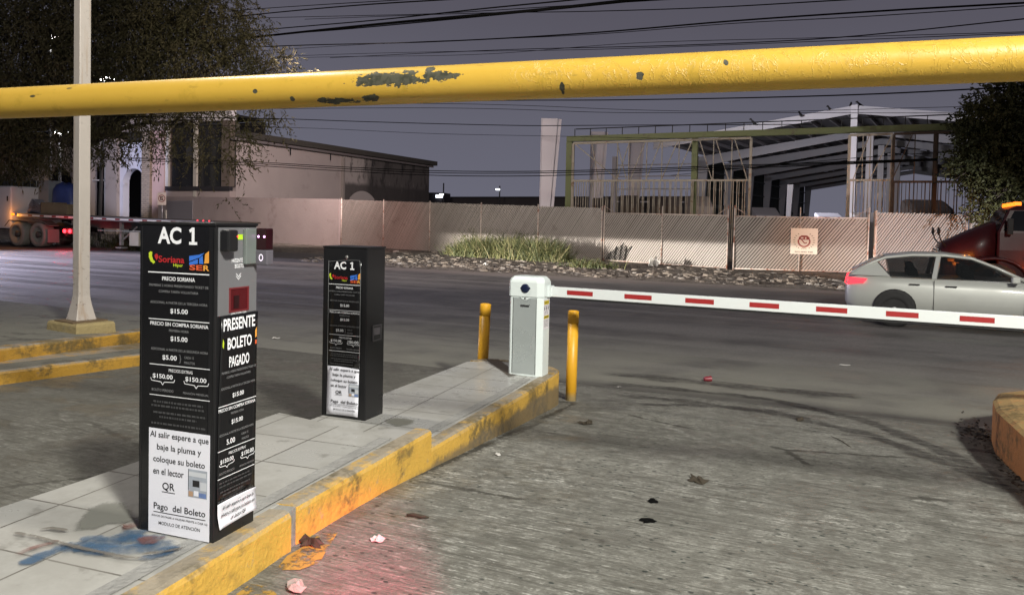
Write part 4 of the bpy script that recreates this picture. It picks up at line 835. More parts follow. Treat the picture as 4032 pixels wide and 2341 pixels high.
# ------------------------------------------------------------------ dry bushes and rubble on the verge
def bush(name, label, pts, n, seed, hmax, cols, group=None):
    r2 = random.Random(seed); b = MB()
    for i in range(n):
        c = r2.choice(pts); q = Vector((c[0]+r2.gauss(0, c[2]), c[1]+r2.gauss(0, .25), gz(c[1])-.02)); h = hmax*c[3]*r2.uniform(.35, 1.0); a_ = r2.uniform(0, 6.28); ln = r2.uniform(.15, .75)
        d = Vector((math.cos(a_)*ln, math.sin(a_)*ln*.7, 1)).normalized(); side = Vector((-d.y, d.x, 0)) if r2.random() < .5 else Vector((1, 0, 0)); side = side.normalized()*r2.uniform(.006, .017); p = q; P3 = []
        for k in range(5):
            P3.append(p.copy()); d.z -= .16+r2.uniform(0, .18); d.x += r2.uniform(-.12, .12); d.normalize(); p = p+d*h/4
        vs = []
        for k, v in enumerate(P3):
            w_ = side*(1-k/5.5); vs += [v-w_, v+w_]
        b.add(vs, [(2*k, 2*k+1, 2*k+3, 2*k+2) for k in range(4)], r2.choice((0, 0, 0, 1, 1, 2)))
        if r2.random() < .5:
            for k in range(3):
                u = P3[r2.randrange(1, 5)]; a2 = r2.uniform(0, 6.28); l = r2.uniform(.05, .13); e_ = Vector((math.cos(a2)*l, math.sin(a2)*l, r2.uniform(-.06, .07))); s2 = Vector((-e_.y, e_.x, l*.4)).normalized()*.014; b.add([u, u+e_*.5+s2, u+e_, u+e_*.5-s2], [(0, 1, 2, 3)], r2.choice((0, 1)))
    o = b.build(name, cols, None, fix=False); tag(o, label, "bush", group); return o
BC = [paint("olive_leaf", (.045, .056, .017), .7, 0, .35, 5), paint("dry_leaf", (.11, .112, .037), .8, 0, .35, 5), paint("straw", (.20, .175, .085), .8, 0, .3, 7)]
def vp(px, py, sd=.5, hs=1.): P = at_g(px, py); return (P.x, P.y, sd, hs)
bush("bush", "large dry green and straw bush in front of the long slatted fence", [vp(1850, 1008, .32, .72), vp(1885, 1010, .28, 1.1), vp(1945, 1012, .32, .92), vp(2020, 1018, .32, 1.0), vp(2090, 1022, .30, 1.0), vp(2150, 1026, .28, .92), vp(2190, 1028, .22, .7), vp(1805, 1002, .22, .5)], 5600, 11, 1.22, BC, "dry bushes on the verge")
bush("bush", "low yellow weeds at the end post of the long slatted fence", [vp(2290, 1050, .5, 1.), vp(2350, 1052, .4, .8)], 420, 12, .45, BC, "dry bushes on the verge")
bush("bush", "green undergrowth beneath the flatbed trailer", [vp(500, 975, .8, 1.), vp(560, 985, .8, 1.)], 900, 13, 1.0, [BC[0], BC[0], BC[1]], "dry bushes on the verge")
b = MB(); r2 = random.Random(21)
for i in range(5200):
    x_ = r2.uniform(-19, 3.5); y_ = 21.7+abs(r2.gauss(0, 1))*(1.3 if r2.random() < .5 else 4.5) + .8*math.sin(x_*.9)**2
    fy = np.interp(x_, [-22, -9.2, -4, 3], [32.2, 28.7, 26.7, 24.6])-.25
    if y_ > fy: continue
    s = r2.choice((.02, .03, .04, .05, .07, .1, .15))*r2.uniform(.6, 1.3); h = s*r2.uniform(.15, .42); z0 = gz(y_)-.02; n = r2.choice((5, 6)); a0 = r2.uniform(0, 6)
    lo = [(x_+s*r2.uniform(.7, 1.2)*math.cos(a0+6.283*j/n), y_+s*.8*r2.uniform(.7, 1.2)*math.sin(a0+6.283*j/n), z0) for j in range(n)]
    hi = [(x_+(q[0]-x_)*r2.uniform(.4, .8), y_+(q[1]-y_)*r2.uniform(.4, .8), z0+h*r2.uniform(.7, 1.2)) for q in lo]
    b.rings([lo, hi], r2.choice((0, 0, 0, 1, 2, 2)) if r2.random() > .03 else 3, True, True, False)
o = b.build("rubble", [paint("brown_clods", (.17, .14, .115), .95, 0, .3, 3), paint("grey_stones", (.19, .17, .155), .9, 0, .25, 3), paint("dark_clods", (.065, .053, .044), .95, 0, .3, 3), paint("pale_stones", (.42, .38, .34), .8, 0, .1)], None); o["kind"] = "stuff"; o["label"] = "stones, clods and rubbish along the verge below the fence"
crumple("rubbish_bag", "white plastic bag caught at the foot of the left gate leaf", "plastic bag", (2575, 1050), .55, M_LW, .8, None, 31, 12)
crumple("paper_scrap", "white scrap on the verge in front of the dry bush", "paper scrap", (1915, 1045), .35, M_LW, .4, None, 33, 10)
# ------------------------------------------------------------------ vehicles
def m_glass(name, col=(.012, .014, .014), al=.5):
    g = G(name); return g.out(col, .04, alpha=al, spec=.6)
M_GLASS = m_glass("tinted_glass", al=.5); M_TYRE = paint("tyre_rubber", (.022, .021, .021), .8, 0, .2, 8); M_RIM = paint("alloy_rim", (.40, .40, .40), .4, .2, .1, 8)
M_DUSTY = paint("dusty_tyre", (.23, .215, .19), .9, 0, .2, 5); M_DARK = paint("dark_underbody", (.014, .013, .013), .7); M_CHR = paint("chrome", (.55, .55, .56), .15, 1)
M_AMB = glow("amber_lamp_glow", (1, .17, .008), 3.2); M_REDL = glow("red_lamp_glow", (1, .02, .03), 9); M_REDD = glow("red_tail_glow", (1, .04, .06), 2.2)
def wheel(parent, c, r, wd, out, tyre=None, rim=None, deep=.02, hub=.17):
    """wheel at c, axis along y; out = -1 shows its face towards -y"""
    b = MB(); y0 = c[1]; f = y0+out*wd/2; bk = y0-out*wd/2
    b.lathe([(r*.62, bk-y0), (r*.93, bk-y0), (r, (bk-y0)*.7), (r, (f-y0)*.7), (r*.93, f-y0), (r*.64, f-y0+out*.004), (r*.62, f-y0-out*deep)], c, 28, 0, 'Y'); w_ = b.build("wheel", tyre or M_TYRE, parent)
    b = MB(); b.lathe([(r*.63, -out*wd*.3), (r*.62, out*(wd/2-deep)), (r*.55, out*(wd/2-deep*2.4)), (r*.24, out*(wd/2-deep*1.2)), (r*hub, out*(wd/2-deep*.2)), (r*hub*.6, out*(wd/2+.006))], c, 20, 0, 'Y'); b.build("rim", rim or M_RIM, w_)
    return w_
car = thing("parked_car" if False else "passing_car", "pale silver hatchback driving past on the road behind the boom", "car", (1.76, 15.83, gz(15.8))); car.scale = (1, 1, .96)
M_CAR = paint("silver_green_car_paint", (.50, .505, .465), .42, .15, .05, 1, coat=.6)
stn = [(-2.02, .66, .40, .58, .74, .76), (-1.97, .76, .30, .58, .84, .87), (-1.80, .82, .24, .58, .89, .92), (-1.3, .85, .20, .56, .90, .93), (-.6, .86, .18, .55, .89, .91), (.2, .86, .18, .55, .87, .89), (.72, .85, .18, .55, .86, .91), (1.0, .84, .19, .55, .83, .885), (1.4, .82, .20, .54, .76, .82), (1.75, .76, .22, .52, .68, .735), (1.95, .66, .27, .48, .60, .63), (2.03, .52, .34, .46, .53, .55)]
rings = []
for x, w_, zb, zm, ze, zt2 in stn:
    half = [(w_*.80, zb), (w_*.97, zb+.10), (w_, zm), (w_*.985, (zm+ze)/2), (w_*.94, ze), (w_*.62, zt2), (0, zt2+.015)]
    rings.append([(x, 0, zb)] + [(x, -y, z) for y, z in half] + [(x, y, z) for y, z in reversed(half[:-1])])
b = MB(); b.rings(rings, 0, True, True, True); b.build("body", M_CAR, car)
rail = [(-1.93, .93, .74), (-1.60, 1.13, .66), (-1.38, 1.235, .62), (-.95, 1.295, .60), (-.45, 1.305, .60), (-.05, 1.265, .60), (.30, 1.12, .66), (.74, .90, .76)]
b = MB()
b.rings([[(x, -y, z-.03), (x, -y*.98, z+.015), (x, -y*.6, z+.045), (x, 0, z+.055), (x, y*.6, z+.045), (x, y*.98, z+.015), (x, y, z-.03), (x, 0, z+.015)] for x, z, y in rail[2:6]], 0, True, True, True); b.build("roof", M_CAR, car)
b = MB()
for sg in (-1, 1):
    b.tube([(x, sg*y, z) for x, z, y in rail], .028, 8)
    b.bar((-.62, sg*.83, .88), (-.55, sg*.605, 1.28), .07, .04); b.prism([(-1.95, sg*.80, .90), (-1.30, sg*.82, .90), (-1.52, sg*.64, 1.16), (-1.62, sg*.66, 1.12)], (0, -sg*.02, 0))
b.build("pillars", M_CAR, car)
for sg in (-1, 1):
    b = MB(); b.prism([(-1.30, sg*.815, .90), (-.66, sg*.828, .89), (-.59, sg*.618, 1.265), (-.95, sg*.618, 1.265), (-1.36, sg*.632, 1.215)], (0, -sg*.004, 0)); b.build("side_glass", M_GLASS, car); b = MB(); b.prism([(-.58, sg*.828, .89), (.62, sg*.79, .885), (.28, sg*.665, 1.10), (-.06, sg*.612, 1.235), (-.50, sg*.616, 1.265)], (0, -sg*.004, 0)); b.build("side_glass", M_GLASS, car)
b = MB(); b.prism([(.76, -.70, .91), (.76, .70, .91), (-.02, .57, 1.29), (-.02, -.57, 1.29)], (.004, 0, .004)); b.build("windscreen", M_GLASS, car)
b = MB(); b.prism([(-1.93, -.68, .94), (-1.93, .68, .94), (-1.41, .58, 1.255), (-1.41, -.58, 1.255)], (-.004, 0, .004)); b.build("rear_window", M_GLASS, car)
b = MB()
for sx_ in (-.9, -.05):
    for sg in (-1, 1): b.box((sx_, sg*.36, .78), (.16, .46, .5), 0, 0, -.2); b.box((sx_-.07, sg*.36, 1.07), (.1, .24, .14), 0, 0, -.2)
b.build("seats", M_DARK, car)
for sx_ in (-1.22, 1.28):
    for sg in (-1, 1):
        b = MB(); b.lathe([(.345, -.30), (.345, .012), (.30, .014)] if sg > 0 else [(.345, .30), (.345, -.012), (.30, -.014)], (sx_, sg*.845, .33), 28, 0, 'Y'); b.build("wheel_arch", M_DARK, car)
        wheel(car, (sx_, sg*.765, .302), .302, .19, sg, deep=.015)
for sg in (-1, 1):
    b = MB(); b.prism([(-2.02, sg*.50, .73), (-1.99, sg*.745, .72), (-1.72, sg*.842, .76), (-1.66, sg*.835, .84), (-1.95, sg*.76, .855), (-2.0, sg*.52, .85)], (-.018, sg*.016, .004)); b.build("tail_lamp", M_REDD, car)
    b = MB(); b.prism([(2.01, sg*.50, .50), (1.90, sg*.68, .55), (1.60, sg*.785, .63), (1.62, sg*.77, .70), (1.90, sg*.64, .63)], (.012, sg*.014, .004)); b.build("headlamp", M_CHR, car)
    b = MB(); b.box((.55, sg*.92, .93), (.12, .16, .11), 0); b.build("door_mirror", M_CAR, car, .02)
b = MB()
for sg in (-1, 1):
    for x0 in (-.62, .70): b.bar((x0, sg*.866, .24), (x0, sg*.862, .86), .008, .004)
    b.bar((-1.0, sg*.862, .775), (-.84, sg*.862, .775), .022, .018); b.bar((-.45, sg*.866, .765), (-.28, sg*.866, .765), .022, .018)
    b.bar((-1.5, sg*.862, .26), (1.0, sg*.862, .24), .03, .05)
b.build("door_trim", M_DARK, car)
for sg in (-1, 1): b = MB(); b.bar((-1.28, sg*.818, .888), (.66, sg*.792, .876), .012, .016); b.build("window_trim", M_CHR, car)
lamp("tail_light", 'SPOT', (-.42, 15.3, .5), 5, (1, .06, .06), (-2.6, 14.0, -.28), .05, 110, 1)

# red conventional lorry, facing left, on the far lane
YT = 19.0; xf = at_y(3712, 960, YT).x; gt = gz(19.4)
trk = thing("red_lorry", "dark red bonneted lorry with amber lamps waiting at the right edge", "truck", (xf, YT+1.15, gt))
M_MAR = paint("maroon_lorry_paint", (.036, .004, .005), .42, 0, .1, 1, spec=.3, coat=.12)
b = MB(); rings = []
for x, w_, zb, zs, zt2 in ((-.02, .60, .62, 1.0, 1.26), (.04, .68, .55, 1.1, 1.37), (.22, .72, .50, 1.2, 1.46), (.6, .80, .50, 1.34, 1.66), (1.02, .92, .50, 1.48, 1.86)):
    half = [(w_*.9, zb), (w_, zs-.1), (w_*.97, zs+.06), (w_*.78, zt2-.03), (w_*.35, zt2), (0, zt2+.01)]
    rings.append([(x, 0, zb)]+[(x, -y, z) for y, z in half]+[(x, y, z) for y, z in reversed(half[:-1])])
b.rings(rings, 0, True, True, True); b.build("bonnet", M_MAR, trk)
b = MB(); b.box((-.045, 0, .90), (.05, 1.02, .72)); b.build("radiator_shell", M_CHR, trk, .02)
b = MB()
for i in range(11): b.box((-.076, 0, .60+.06*i), (.014, .9, .03))
b.build("grille", M_DARK, trk)
b = MB(); b.box((-.16, 0, .50), (.16, 2.28, .24)); b.build("bumper", M_CHR, trk, .04)
for sg in (-1, 1):
    b = MB(); rings = []
    for j in range(11):
        a_ = math.pi*j/10; rings.append([(.98-.66*math.cos(a_), sg*.72, .52+.62*math.sin(a_)**.8), (.98-.66*math.cos(a_), sg*1.13, .50+.60*math.sin(a_)**.8), (.98-.60*math.cos(a_), sg*1.13, .50+.54*math.sin(a_)**.8), (.98-.60*math.cos(a_), sg*.72, .50+.54*math.sin(a_)**.8)])
    b.rings(rings, 0, True, True, True); b.build("mudguard", M_MAR, trk)
    wheel(trk, (.98, sg*.97, .48), .48, .26, sg, deep=.05, rim=paint("steel_wheel", (.25, .24, .23), .5, .3))
    b = MB(); b.box((.16, sg*.93, .80), (.36, .34, .30)); b.build("lamp_pod", M_MAR, trk, .05)
    b = MB(); b.lathe([(.105, 0), (.10, -.03), (.02, -.05)], (-.025, sg*.93, .80), 18, 0, 'X'); b.build("headlamp", paint("lamp_lens", (.6, .6, .62), .1), trk)
    b = MB(); b.box((.30, sg*1.105, .92), (.20, .03, .07), 0, 0, .2); b.build("turn_signal", M_AMB, trk, .01)
    b = MB(); b.box((.18, sg*1.0, 1.0), (.12, .08, .06)); b.build("marker_lamp", M_AMB, trk, .01)
    mx = .0 if sg < 0 else .2
    b = MB(); b.tube([(.10, sg*.70, 1.28), (-.02, sg*.76, 1.45), (-.05, sg*.78, 1.58)], .014, 8); b.lathe([(.02, -.03), (.085, -.01), (.09, .01), (.03, .04)], (-.06, sg*.78, 1.62), 14, 0, 'X'); b.build("bonnet_mirror", M_DARK, trk)
b = MB(); rings = []
for z, x0, x1, w_ in ((.55, 1.03, 2.8, 1.05), (1.25, 1.03, 2.82, 1.08), (1.62, 1.03, 2.82, 1.06), (2.12, 1.22, 2.8, .96), (2.20, 1.36, 2.72, .86)):
    rings.append([(x0, -w_, z), (x1, -w_, z), (x1, w_, z), (x0, w_, z)])
b.rings(rings, 0, True, True, False); b.build("cab", M_MAR, trk, .03)
M_GLK = m_glass("black_glass", (.006, .007, .008), 1)
b = MB(); b.prism([(1.05, -.94, 1.66), (1.05, .94, 1.66), (1.21, .86, 2.09), (1.21, -.86, 2.09)], (-.012, 0, .010)); b.build("windscreen", M_GLK, trk)
for sg in (-1, 1):
    b = MB(); b.prism([(1.12, sg*1.056, 1.66), (2.05, sg*1.056, 1.66), (2.05, sg*.972, 2.08), (1.32, sg*.972, 2.08)], (0, sg*.012, .003)); b.build("side_window", M_GLK, trk)
    b = MB(); b.box((1.75, sg*1.088, 1.30), (.20, .03, .04)); b.build("door_handle", M_CHR, trk, .008)
    b = MB(); b.bar((1.62, sg*1.14, 1.06), (1.90, sg*1.14, .74), .09, .03, 0, (0, 1, 0)); b.build("amber_side_lamp", M_AMB, trk)
    b = MB(); b.box((1.22, sg*1.19, 1.75), (.10, .12, .34)); b.bar((1.22, sg*1.05, 1.6), (1.22, sg*1.18, 1.65), .02); b.build("door_mirror", M_DARK, trk, .02)
for yy in (-.7, -.25, .25, .7):
    b = MB(); b.box((1.40, yy, 2.235), (.14, .16, .09)); b.build("roof_lamp", M_AMB, trk, .02)
b = MB(); b.box((4.6, 0, .95), (3.4, 2.3, .12)); b.box((3.6, 0, .72), (5.2, .9, .2)); b.build("flat_body", M_DARK, trk)
for sg in (-1, 1): wheel(trk, (4.7, sg*.92, .48), .48, .40, sg, deep=.05)
tw = trk.location
lamp("amber_lamp_light", 'POINT', (tw.x+.3, tw.y-1.30, tw.z+.95), 16, (1, .30, .04), None, .05); lamp("amber_lamp_light", 'POINT', (tw.x+1.85, tw.y-1.32, tw.z+.9), 26, (1, .28, .03), None, .05)
lamp("amber_lamp_light", 'POINT', (tw.x+1.75, tw.y, tw.z+2.5), 30, (1, .33, .06), None, .05)

# articulated flatbed lorry parked along the far kerb
YF = 21.8
fb = thing("flatbed_trailer", "long flatbed semi-trailer with white reflective dashes parked across the road", "trailer", (-33.9, YF, 0))
za, zb_ = 1.30, 1.15; Lb = 11.6; dz = lambda x: za+(zb_-za)*x/Lb
M_GRN = paint("dark_green_chassis", (.022, .032, .028), .6); M_DECK = paint("worn_deck_planks", (.14, .115, .09), .9, 0, .3, 3)
b = MB(); b.rings([[(x, .02, dz(x)-.06), (x, .02, dz(x)), (x, 2.43, dz(x)), (x, 2.43, dz(x)-.06)] for x in (0, Lb)], 0, True, True, False); b.build("deck", M_DECK, fb)
b = MB(); b.rings([[(x, -.03, dz(x)-.14), (x, -.03, dz(x)+.01), (x, .02, dz(x)+.01), (x, .02, dz(x)-.14)] for x in (0, Lb)], 0, True, True, False); sr = b.build("side_rail", paint("steel_side_rail", (.20, .19, .18), .5, .4), fb)
M_TAPE = paint("white_reflective_tape", (.82, .80, .74), .4); M_TAPR = paint("red_reflective_strip", (.28, .03, .03), .4)
x_ = .25
while x_ < Lb-.6:
    for m_, l, nme in ((M_TAPE, .50, "white_tape"), (M_TAPR, .24, "red_tape")):
        b = MB(); b.rings([[(q, -.034, dz(q)-.095), (q, -.034, dz(q)-.035), (q, -.031, dz(q)-.035), (q, -.031, dz(q)-.095)] for q in (x_, x_+l)], 0, True, True, False); b.build(nme, m_, sr); x_ += l+.02
for yy in (.70, 1.75):
    b = MB(); b.rings([[(x, yy-.07, dz(x)-.06-h), (x, yy-.07, dz(x)-.06), (x, yy+.07, dz(x)-.06), (x, yy+.07, dz(x)-.06-h)] for x, h in ((.2, .14), (2.8, .16), (4.2, .42), (Lb-.2, .40))], 0, True, True, False); b.build("main_beam", M_GRN, fb)
b = MB(); b.rings([[(x, .10, .66), (x, .10, .70), (x, .16, .70), (x, .16, .66)] for x in (5.0, 8.4)], 0, True, True, False); b.build("side_guard", paint("grey_guard", (.20, .22, .20), .6), fb)
for yy in (.45, 2.0):
    b = MB(); b.box((6.0, yy, .55), (.12, .12, .95)); b.box((6.0, yy, -.02), (.34, .3, .05)); b.bar((6.0, yy, .25), (6.9, yy, .85), .05); b.build("landing_leg", paint("pale_landing_leg", (.30, .29, .28), .6), fb)
b = MB(); b.box((7.15, .35, .40), (.55, .5, .62)); b.build("tool_box", paint("cream_box", (.46, .43, .34), .5), fb, .02)
b = MB()
for p, q in (((7.55, .1, .85), (7.55, .1, .42)), ((7.55, .1, .42), (8.2, .1, .42)), ((8.2, .1, .42), (8.2, .1, .85))): b.bar(p, q, .03)
b.build("spare_carrier", M_DARK, fb)
for xx in (8.7, 9.95):
    for yy in (.18, 2.25): wheel(fb, (xx, yy, .43), .52, .45, -1 if yy < 1 else 1, M_DUSTY, M_DARK, .09, .2)
for i, xx in enumerate((10.9, 11.2, 11.5)):
    b = MB(); b.box((xx-.15, -.035, dz(xx)+.03), (.06, .02, .05)); b.build("rear_marker", M_REDD, fb)
tr = thing("lorry_tractor", "white lorry tractor with dusty twin wheels coupled under the flatbed", "truck", (-33.9, YF, 0))
b = MB()
for yy in (.75, 1.65): b.box((-1.6, yy, .66), (9.0, .10, .24))
b.build("chassis", M_DARK, tr)
for xx in (-.06, 1.35):
    for yy in (.22, 2.2): wheel(tr, (xx, yy, .40), .535, .50, -1 if yy < 1 else 1, M_DUSTY, paint("dark_hub", (.05, .045, .04), .6), .13, .26)
b = MB(); b.rings([[(x, .0, z), (x, .46, z), (x, .46, z+.03), (x, .0, z+.03)] for x, z in ((-.9, .72), (-.6, .98), (.6, 1.0), (1.6, .98), (2.1, .78))], 0, True, True, False); b.build("mudguard", paint("grey_mudguard", (.12, .11, .10), .6), tr)
b = MB(); b.box((2.02, .25, .36), (.05, .52, .58)); b.build("mud_flap", paint("grey_flap", (.20, .17, .17), .6), tr, .01)
b = MB(); b.box((3.05, .55, .50), (.08, .95, .22)); b.build("tail_bar", M_DARK, tr)
for xx in (.16, .50):
    b = MB(); b.lathe([(.085, 0), (.08, -.03), (.02, -.045)], (2.95+xx, -.0, .60), 14, 0, 'Y'); b.build("tail_lamp", M_REDL, tr)
b = MB(); b.box((3.3, .04, .60), (.62, .06, .22)); b.build("lamp_bracket", M_DARK, tr)
b = MB(); b.box((-2.45, 1.2, 1.56), (3.9, 2.36, 1.9)); b.build("cab", paint("white_cab", (.62, .60, .62), .4, 0, .05, 1, coat=.3), tr, .06)
b = MB(); b.box((-.72, .010, 1.95), (.06, .03, .22)); b.build("cab_handle", M_DARK, tr)
b = MB(); b.box((-2.4, .012, 2.1), (1.1, .02, .5)); b.build("cab_window", M_GLK, tr)
for yy in (.2, 2.2): wheel(tr, (-3.2, yy, .40), .52, .30, -1 if yy < 1 else 1)
b = MB(); b.box((-.30, -.02, 1.26), (.20, .05, .10)); b.build("marker_lamp", M_AMB, tr, .02)
lamp("amber_lamp_light", 'POINT', (-34.15, 21.55, 1.22), 12, (1, .35, .05), None, .05); lamp("tail_light", 'POINT', (-30.6, 21.6, .6), 34, (1, .03, .05), None, .06)
# load standing on the deck
def lx(px, y=23.0): return at_y(px, 800, y).x
def on_deck(px, y=23.0): x = lx(px, y); return x, y, dz(x+33.9)+.004
def zat(px, py, y=23.0): return at_y(px, py, y).z
def load(name, label, cat, px0, px1, pytop, y, mat, d=.12, bev=.01, extra=None):
    x0, x1 = lx(px0, y), lx(px1, y); xm = (x0+x1)/2; zb = dz(xm+33.9)+.012; h = zat((px0+px1)/2, pytop, y)-zb
    r = thing(name, label, cat, (xm, y, zb)); b = MB(); b.box((0, 0, h/2), (x1-x0, d, h)); b.build("panel", mat, r, bev)
    if extra: extra(r, x1-x0, h, d)
    return r
def ribs(r, w_, h, d):
    b = MB()
    for i in range(4): b.box((-w_/2+w_*(i+.5)/4, -d/2-.008, h/2), (.03, .016, h-.02))
    b.build("ribs", M_DARK, r)
def cage(r, w_, h, d):
    b = MB()
    for xx in (-w_/2, -.1, w_/4, w_/2): b.tube([(xx, -d/2-.02, 0), (xx, -d/2-.02, h+.02)], .018, 6)
    b.tube([(-w_/2, -d/2-.02, h+.02), (0, -d/2-.02, h+.10), (w_/2, -d/2-.02, h)], .022, 6); b.build("frame", paint("pale_tube", (.34, .33, .33), .5), r)
load("crate", "dark ribbed grey crate behind the white cab on the flatbed", "crate", 42, 98, 712, 23.3, paint("grey_crate", (.11, .115, .125), .6, 0, .2, 2), .9, .02, ribs)
load("cage_panel", "dark panel with pale tube frame standing on the flatbed", "panel", 100, 172, 712, 23.2, paint("dark_panel", (.05, .048, .045), .5, 0, .4, 2), .2, .01, cage)
load("crate", "plain pale grey crate between the tube frame and the blue tarpaulin", "crate", 176, 216, 712, 23.35, paint("pale_crate", (.20, .215, .235), .6, 0, .1, 2), .6)
def lumpy(name, label, cat, px0, px1, pytop, y, mat, seed, depth=.8):
    x0, x1 = lx(px0, y), lx(px1, y); xm = (x0+x1)/2; zb = dz(xm+33.9)+.012; h = zat((px0+px1)/2, pytop, y)-zb; w_ = x1-x0; r2 = random.Random(seed); b = MB(); rings = []
    for t, s in ((0, 1.0), (.15, 1.04), (.45, .96), (.75, .86), (.93, .66), (1.0, .25)):
        rings.append([(w_/2*s*(1+r2.uniform(-.10, .10))*math.cos(6.283*j/16), depth/2*s*(1+r2.uniform(-.10, .10))*math.sin(6.283*j/16), h*t*(1+(r2.uniform(-.07, .07) if t > .1 else 0))) for j in range(16)])
    b.rings(rings, 0, True, True, True); o = b.build(name, mat, None, loc=(xm, y, zb)); tag(o, label, cat); return o
lumpy("tarpaulin", "blue tarpaulin bundle on the flatbed beside the cream lamp post", "tarpaulin", 212, 300, 722, 23.1, paint("blue_tarp", (.035, .055, .20), .45, 0, .35, 4, 1, 6), 4)
for i, (p0, p1, pt) in enumerate(((185, 240, 797), (238, 290, 804))):
    load("block_stack", ("taller" if i == 0 else "lower")+" brown block stack at the front edge of the flatbed", "block stack", p0, p1, pt, 22.3, paint("brown_blocks", (.19, .14, .085), .9, 0, .3, 3, 1), .6, .03)
r = thing("sheet_pile", "untidy pile of bent pale metal sheets on the flatbed", "metal sheets", (lx(155, 22.4), 22.4, dz(lx(155, 22.4)+33.9)+.012)); r2 = random.Random(8)
for i in range(7):
    b = MB(); z = .05+.09*i; w_ = .9-.06*i; P = [(-w_/2, -.25+r2.uniform(-.1, .1), z*(.6)), (-.1, -.28, z+r2.uniform(0, .08)), (w_/2, -.2, z*.7), (w_/2, .25, z*.7), (-.1, .22, z+.04), (-w_/2, .25, z*.6)]
    b.add(P, [(0, 1, 4, 5), (1, 2, 3, 4)]); o = b.build("sheet", paint("pale_sheet", (.34, .33, .38), .35, .5), r, fix=False); o.modifiers.new("thick", 'SOLIDIFY').thickness = .02

lamp("amber_lamp_light", 'SPOT', (tw.x+1.2, 21.4, 2.1), 900, (1, .36, .10), (tw.x-.2, 25.6, 1.0), .1, 62, .5)
# ------------------------------------------------------------------ buildings across the road
YB = 36.5
fx = lambda px: at_y(px, 700, YB).x
fz = lambda px, py: at_y(px, py, YB).z
M_BEIGE = paint("beige_stucco", (.36, .30, .245), .85, 0, .15, 1.2, 1, 20, (.24, .20, .165), .55, .7, .8); M_LILAC = paint("white_stucco", (.62, .60, .60), .8, 0, .08, 1)
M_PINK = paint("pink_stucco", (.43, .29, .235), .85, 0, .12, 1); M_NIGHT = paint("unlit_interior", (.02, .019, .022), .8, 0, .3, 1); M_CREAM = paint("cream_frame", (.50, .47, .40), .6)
def m_stone():
    g = G("stacked_stone"); q = g.n("TexBrick"); p = g.n("TexCoord"); mp = g.n("Mapping"); g.put(mp.inputs[0], p.outputs["Object"]); mp.inputs["Rotation"].default_value = (R_(90), 0, 0); g.put(q.inputs["Vector"], mp.outputs[0])
    for k, v in (("Scale", 1), ("Mortar Size", .02), ("Brick Width", .38), ("Row Height", .13)): q.inputs[k].default_value = v
    q.inputs["Color1"].default_value = (.36, .27, .175, 1); q.inputs["Color2"].default_value = (.23, .175, .12, 1); q.inputs["Mortar"].default_value = (.07, .055, .04, 1)
    return g.out(g.mix(g.noise(3, 4), q.outputs[0], (.30, .24, .17)), .9, 0, q.outputs["Fac"], -.6, .03)
arc = thing("arcade_building", "stucco arcade building with arches behind the flatbed trailer", "building", (0, YB, -.05))
def bx(name, px0, px1, z0, z1, y0, y1, mat, x0=None, x1=None, bev=0):
    a_, c_ = (fx(px0) if x0 is None else x0), (fx(px1) if x1 is None else x1); b = MB(); b.box(((a_+c_)/2, (y0+y1)/2, (z0+z1)/2), (c_-a_, y1-y0, z1-z0)); return b.build(name, mat, arc, bev)
def arch_bay(name, px0, px1, po0, po1, zs, za_, ztop, mat, th=.5, y0=0):
    X0, X1, a_, c_ = fx(px0), fx(px1), fx(po0), fx(po1); b = MB(); b.box(((X0+a_)/2, y0+th/2, zs/2), (a_-X0, th, zs)); b.box(((c_+X1)/2, y0+th/2, zs/2), (X1-c_, th, zs)); n = 16; cx = (a_+c_)/2; rx = (c_-a_)/2
    pts = [(cx-rx*math.cos(math.pi*j/n), zs+(za_-zs)*math.sin(math.pi*j/n)) for j in range(n+1)]; low = [(X0, zs)]+pts+[(X1, zs)]
    for (xa, zz), (xb, zc) in zip(low[:-1], low[1:]):
        if xb-xa > 1e-4: b.prism([(xa, y0, zz), (xb, y0, zc), (xb, y0, ztop), (xa, y0, ztop)], (0, th, 0))
    return b.build(name, mat, arc)
Hs = 7.6
bx("wall_bay", 0, 150, 0, 6.6, 0, .5, M_BEIGE, x0=fx(0)-14)
arch_bay("arch_bay", 150, 292, 172, 282, fz(230, 715), fz(230, 652), 6.6, M_BEIGE)
bx("pilaster", 292, 352, 0, 6.6, -.15, .5, M_BEIGE)
arch_bay("arch_bay", 352, 428, 356, 424, fz(390, 668), fz(390, 640), 6.6, M_BEIGE)
bx("pilaster", 428, 472, 0, 6.2, -.25, .5, M_BEIGE); bx("capital", 424, 476, 6.2, 6.45, -.35, .5, M_BEIGE)
wa = arch_bay("white_arch", 472, 574, 484, 568, fz(526, 716), fz(526, 660), 6.2, M_LILAC)
bx("cornice", 530, 574, fz(550, 624), fz(550, 614), -.12, 0, M_LILAC); bx("impost", 478, 490, fz(484, 726), fz(484, 718), -.08, .1, M_LILAC); bx("impost", 562, 572, fz(566, 726), fz(566, 718), -.08, .1, M_LILAC)
bx("stone_column", 572, 604, 0, 6.8, -.3, .5, m_stone()); bx("pilaster", 604, 652, 0, 6.9, -.1, .5, M_PINK)
bx("upper_wall", 472, 652, 6.95, 8.6, 0.02, .5, M_BEIGE)
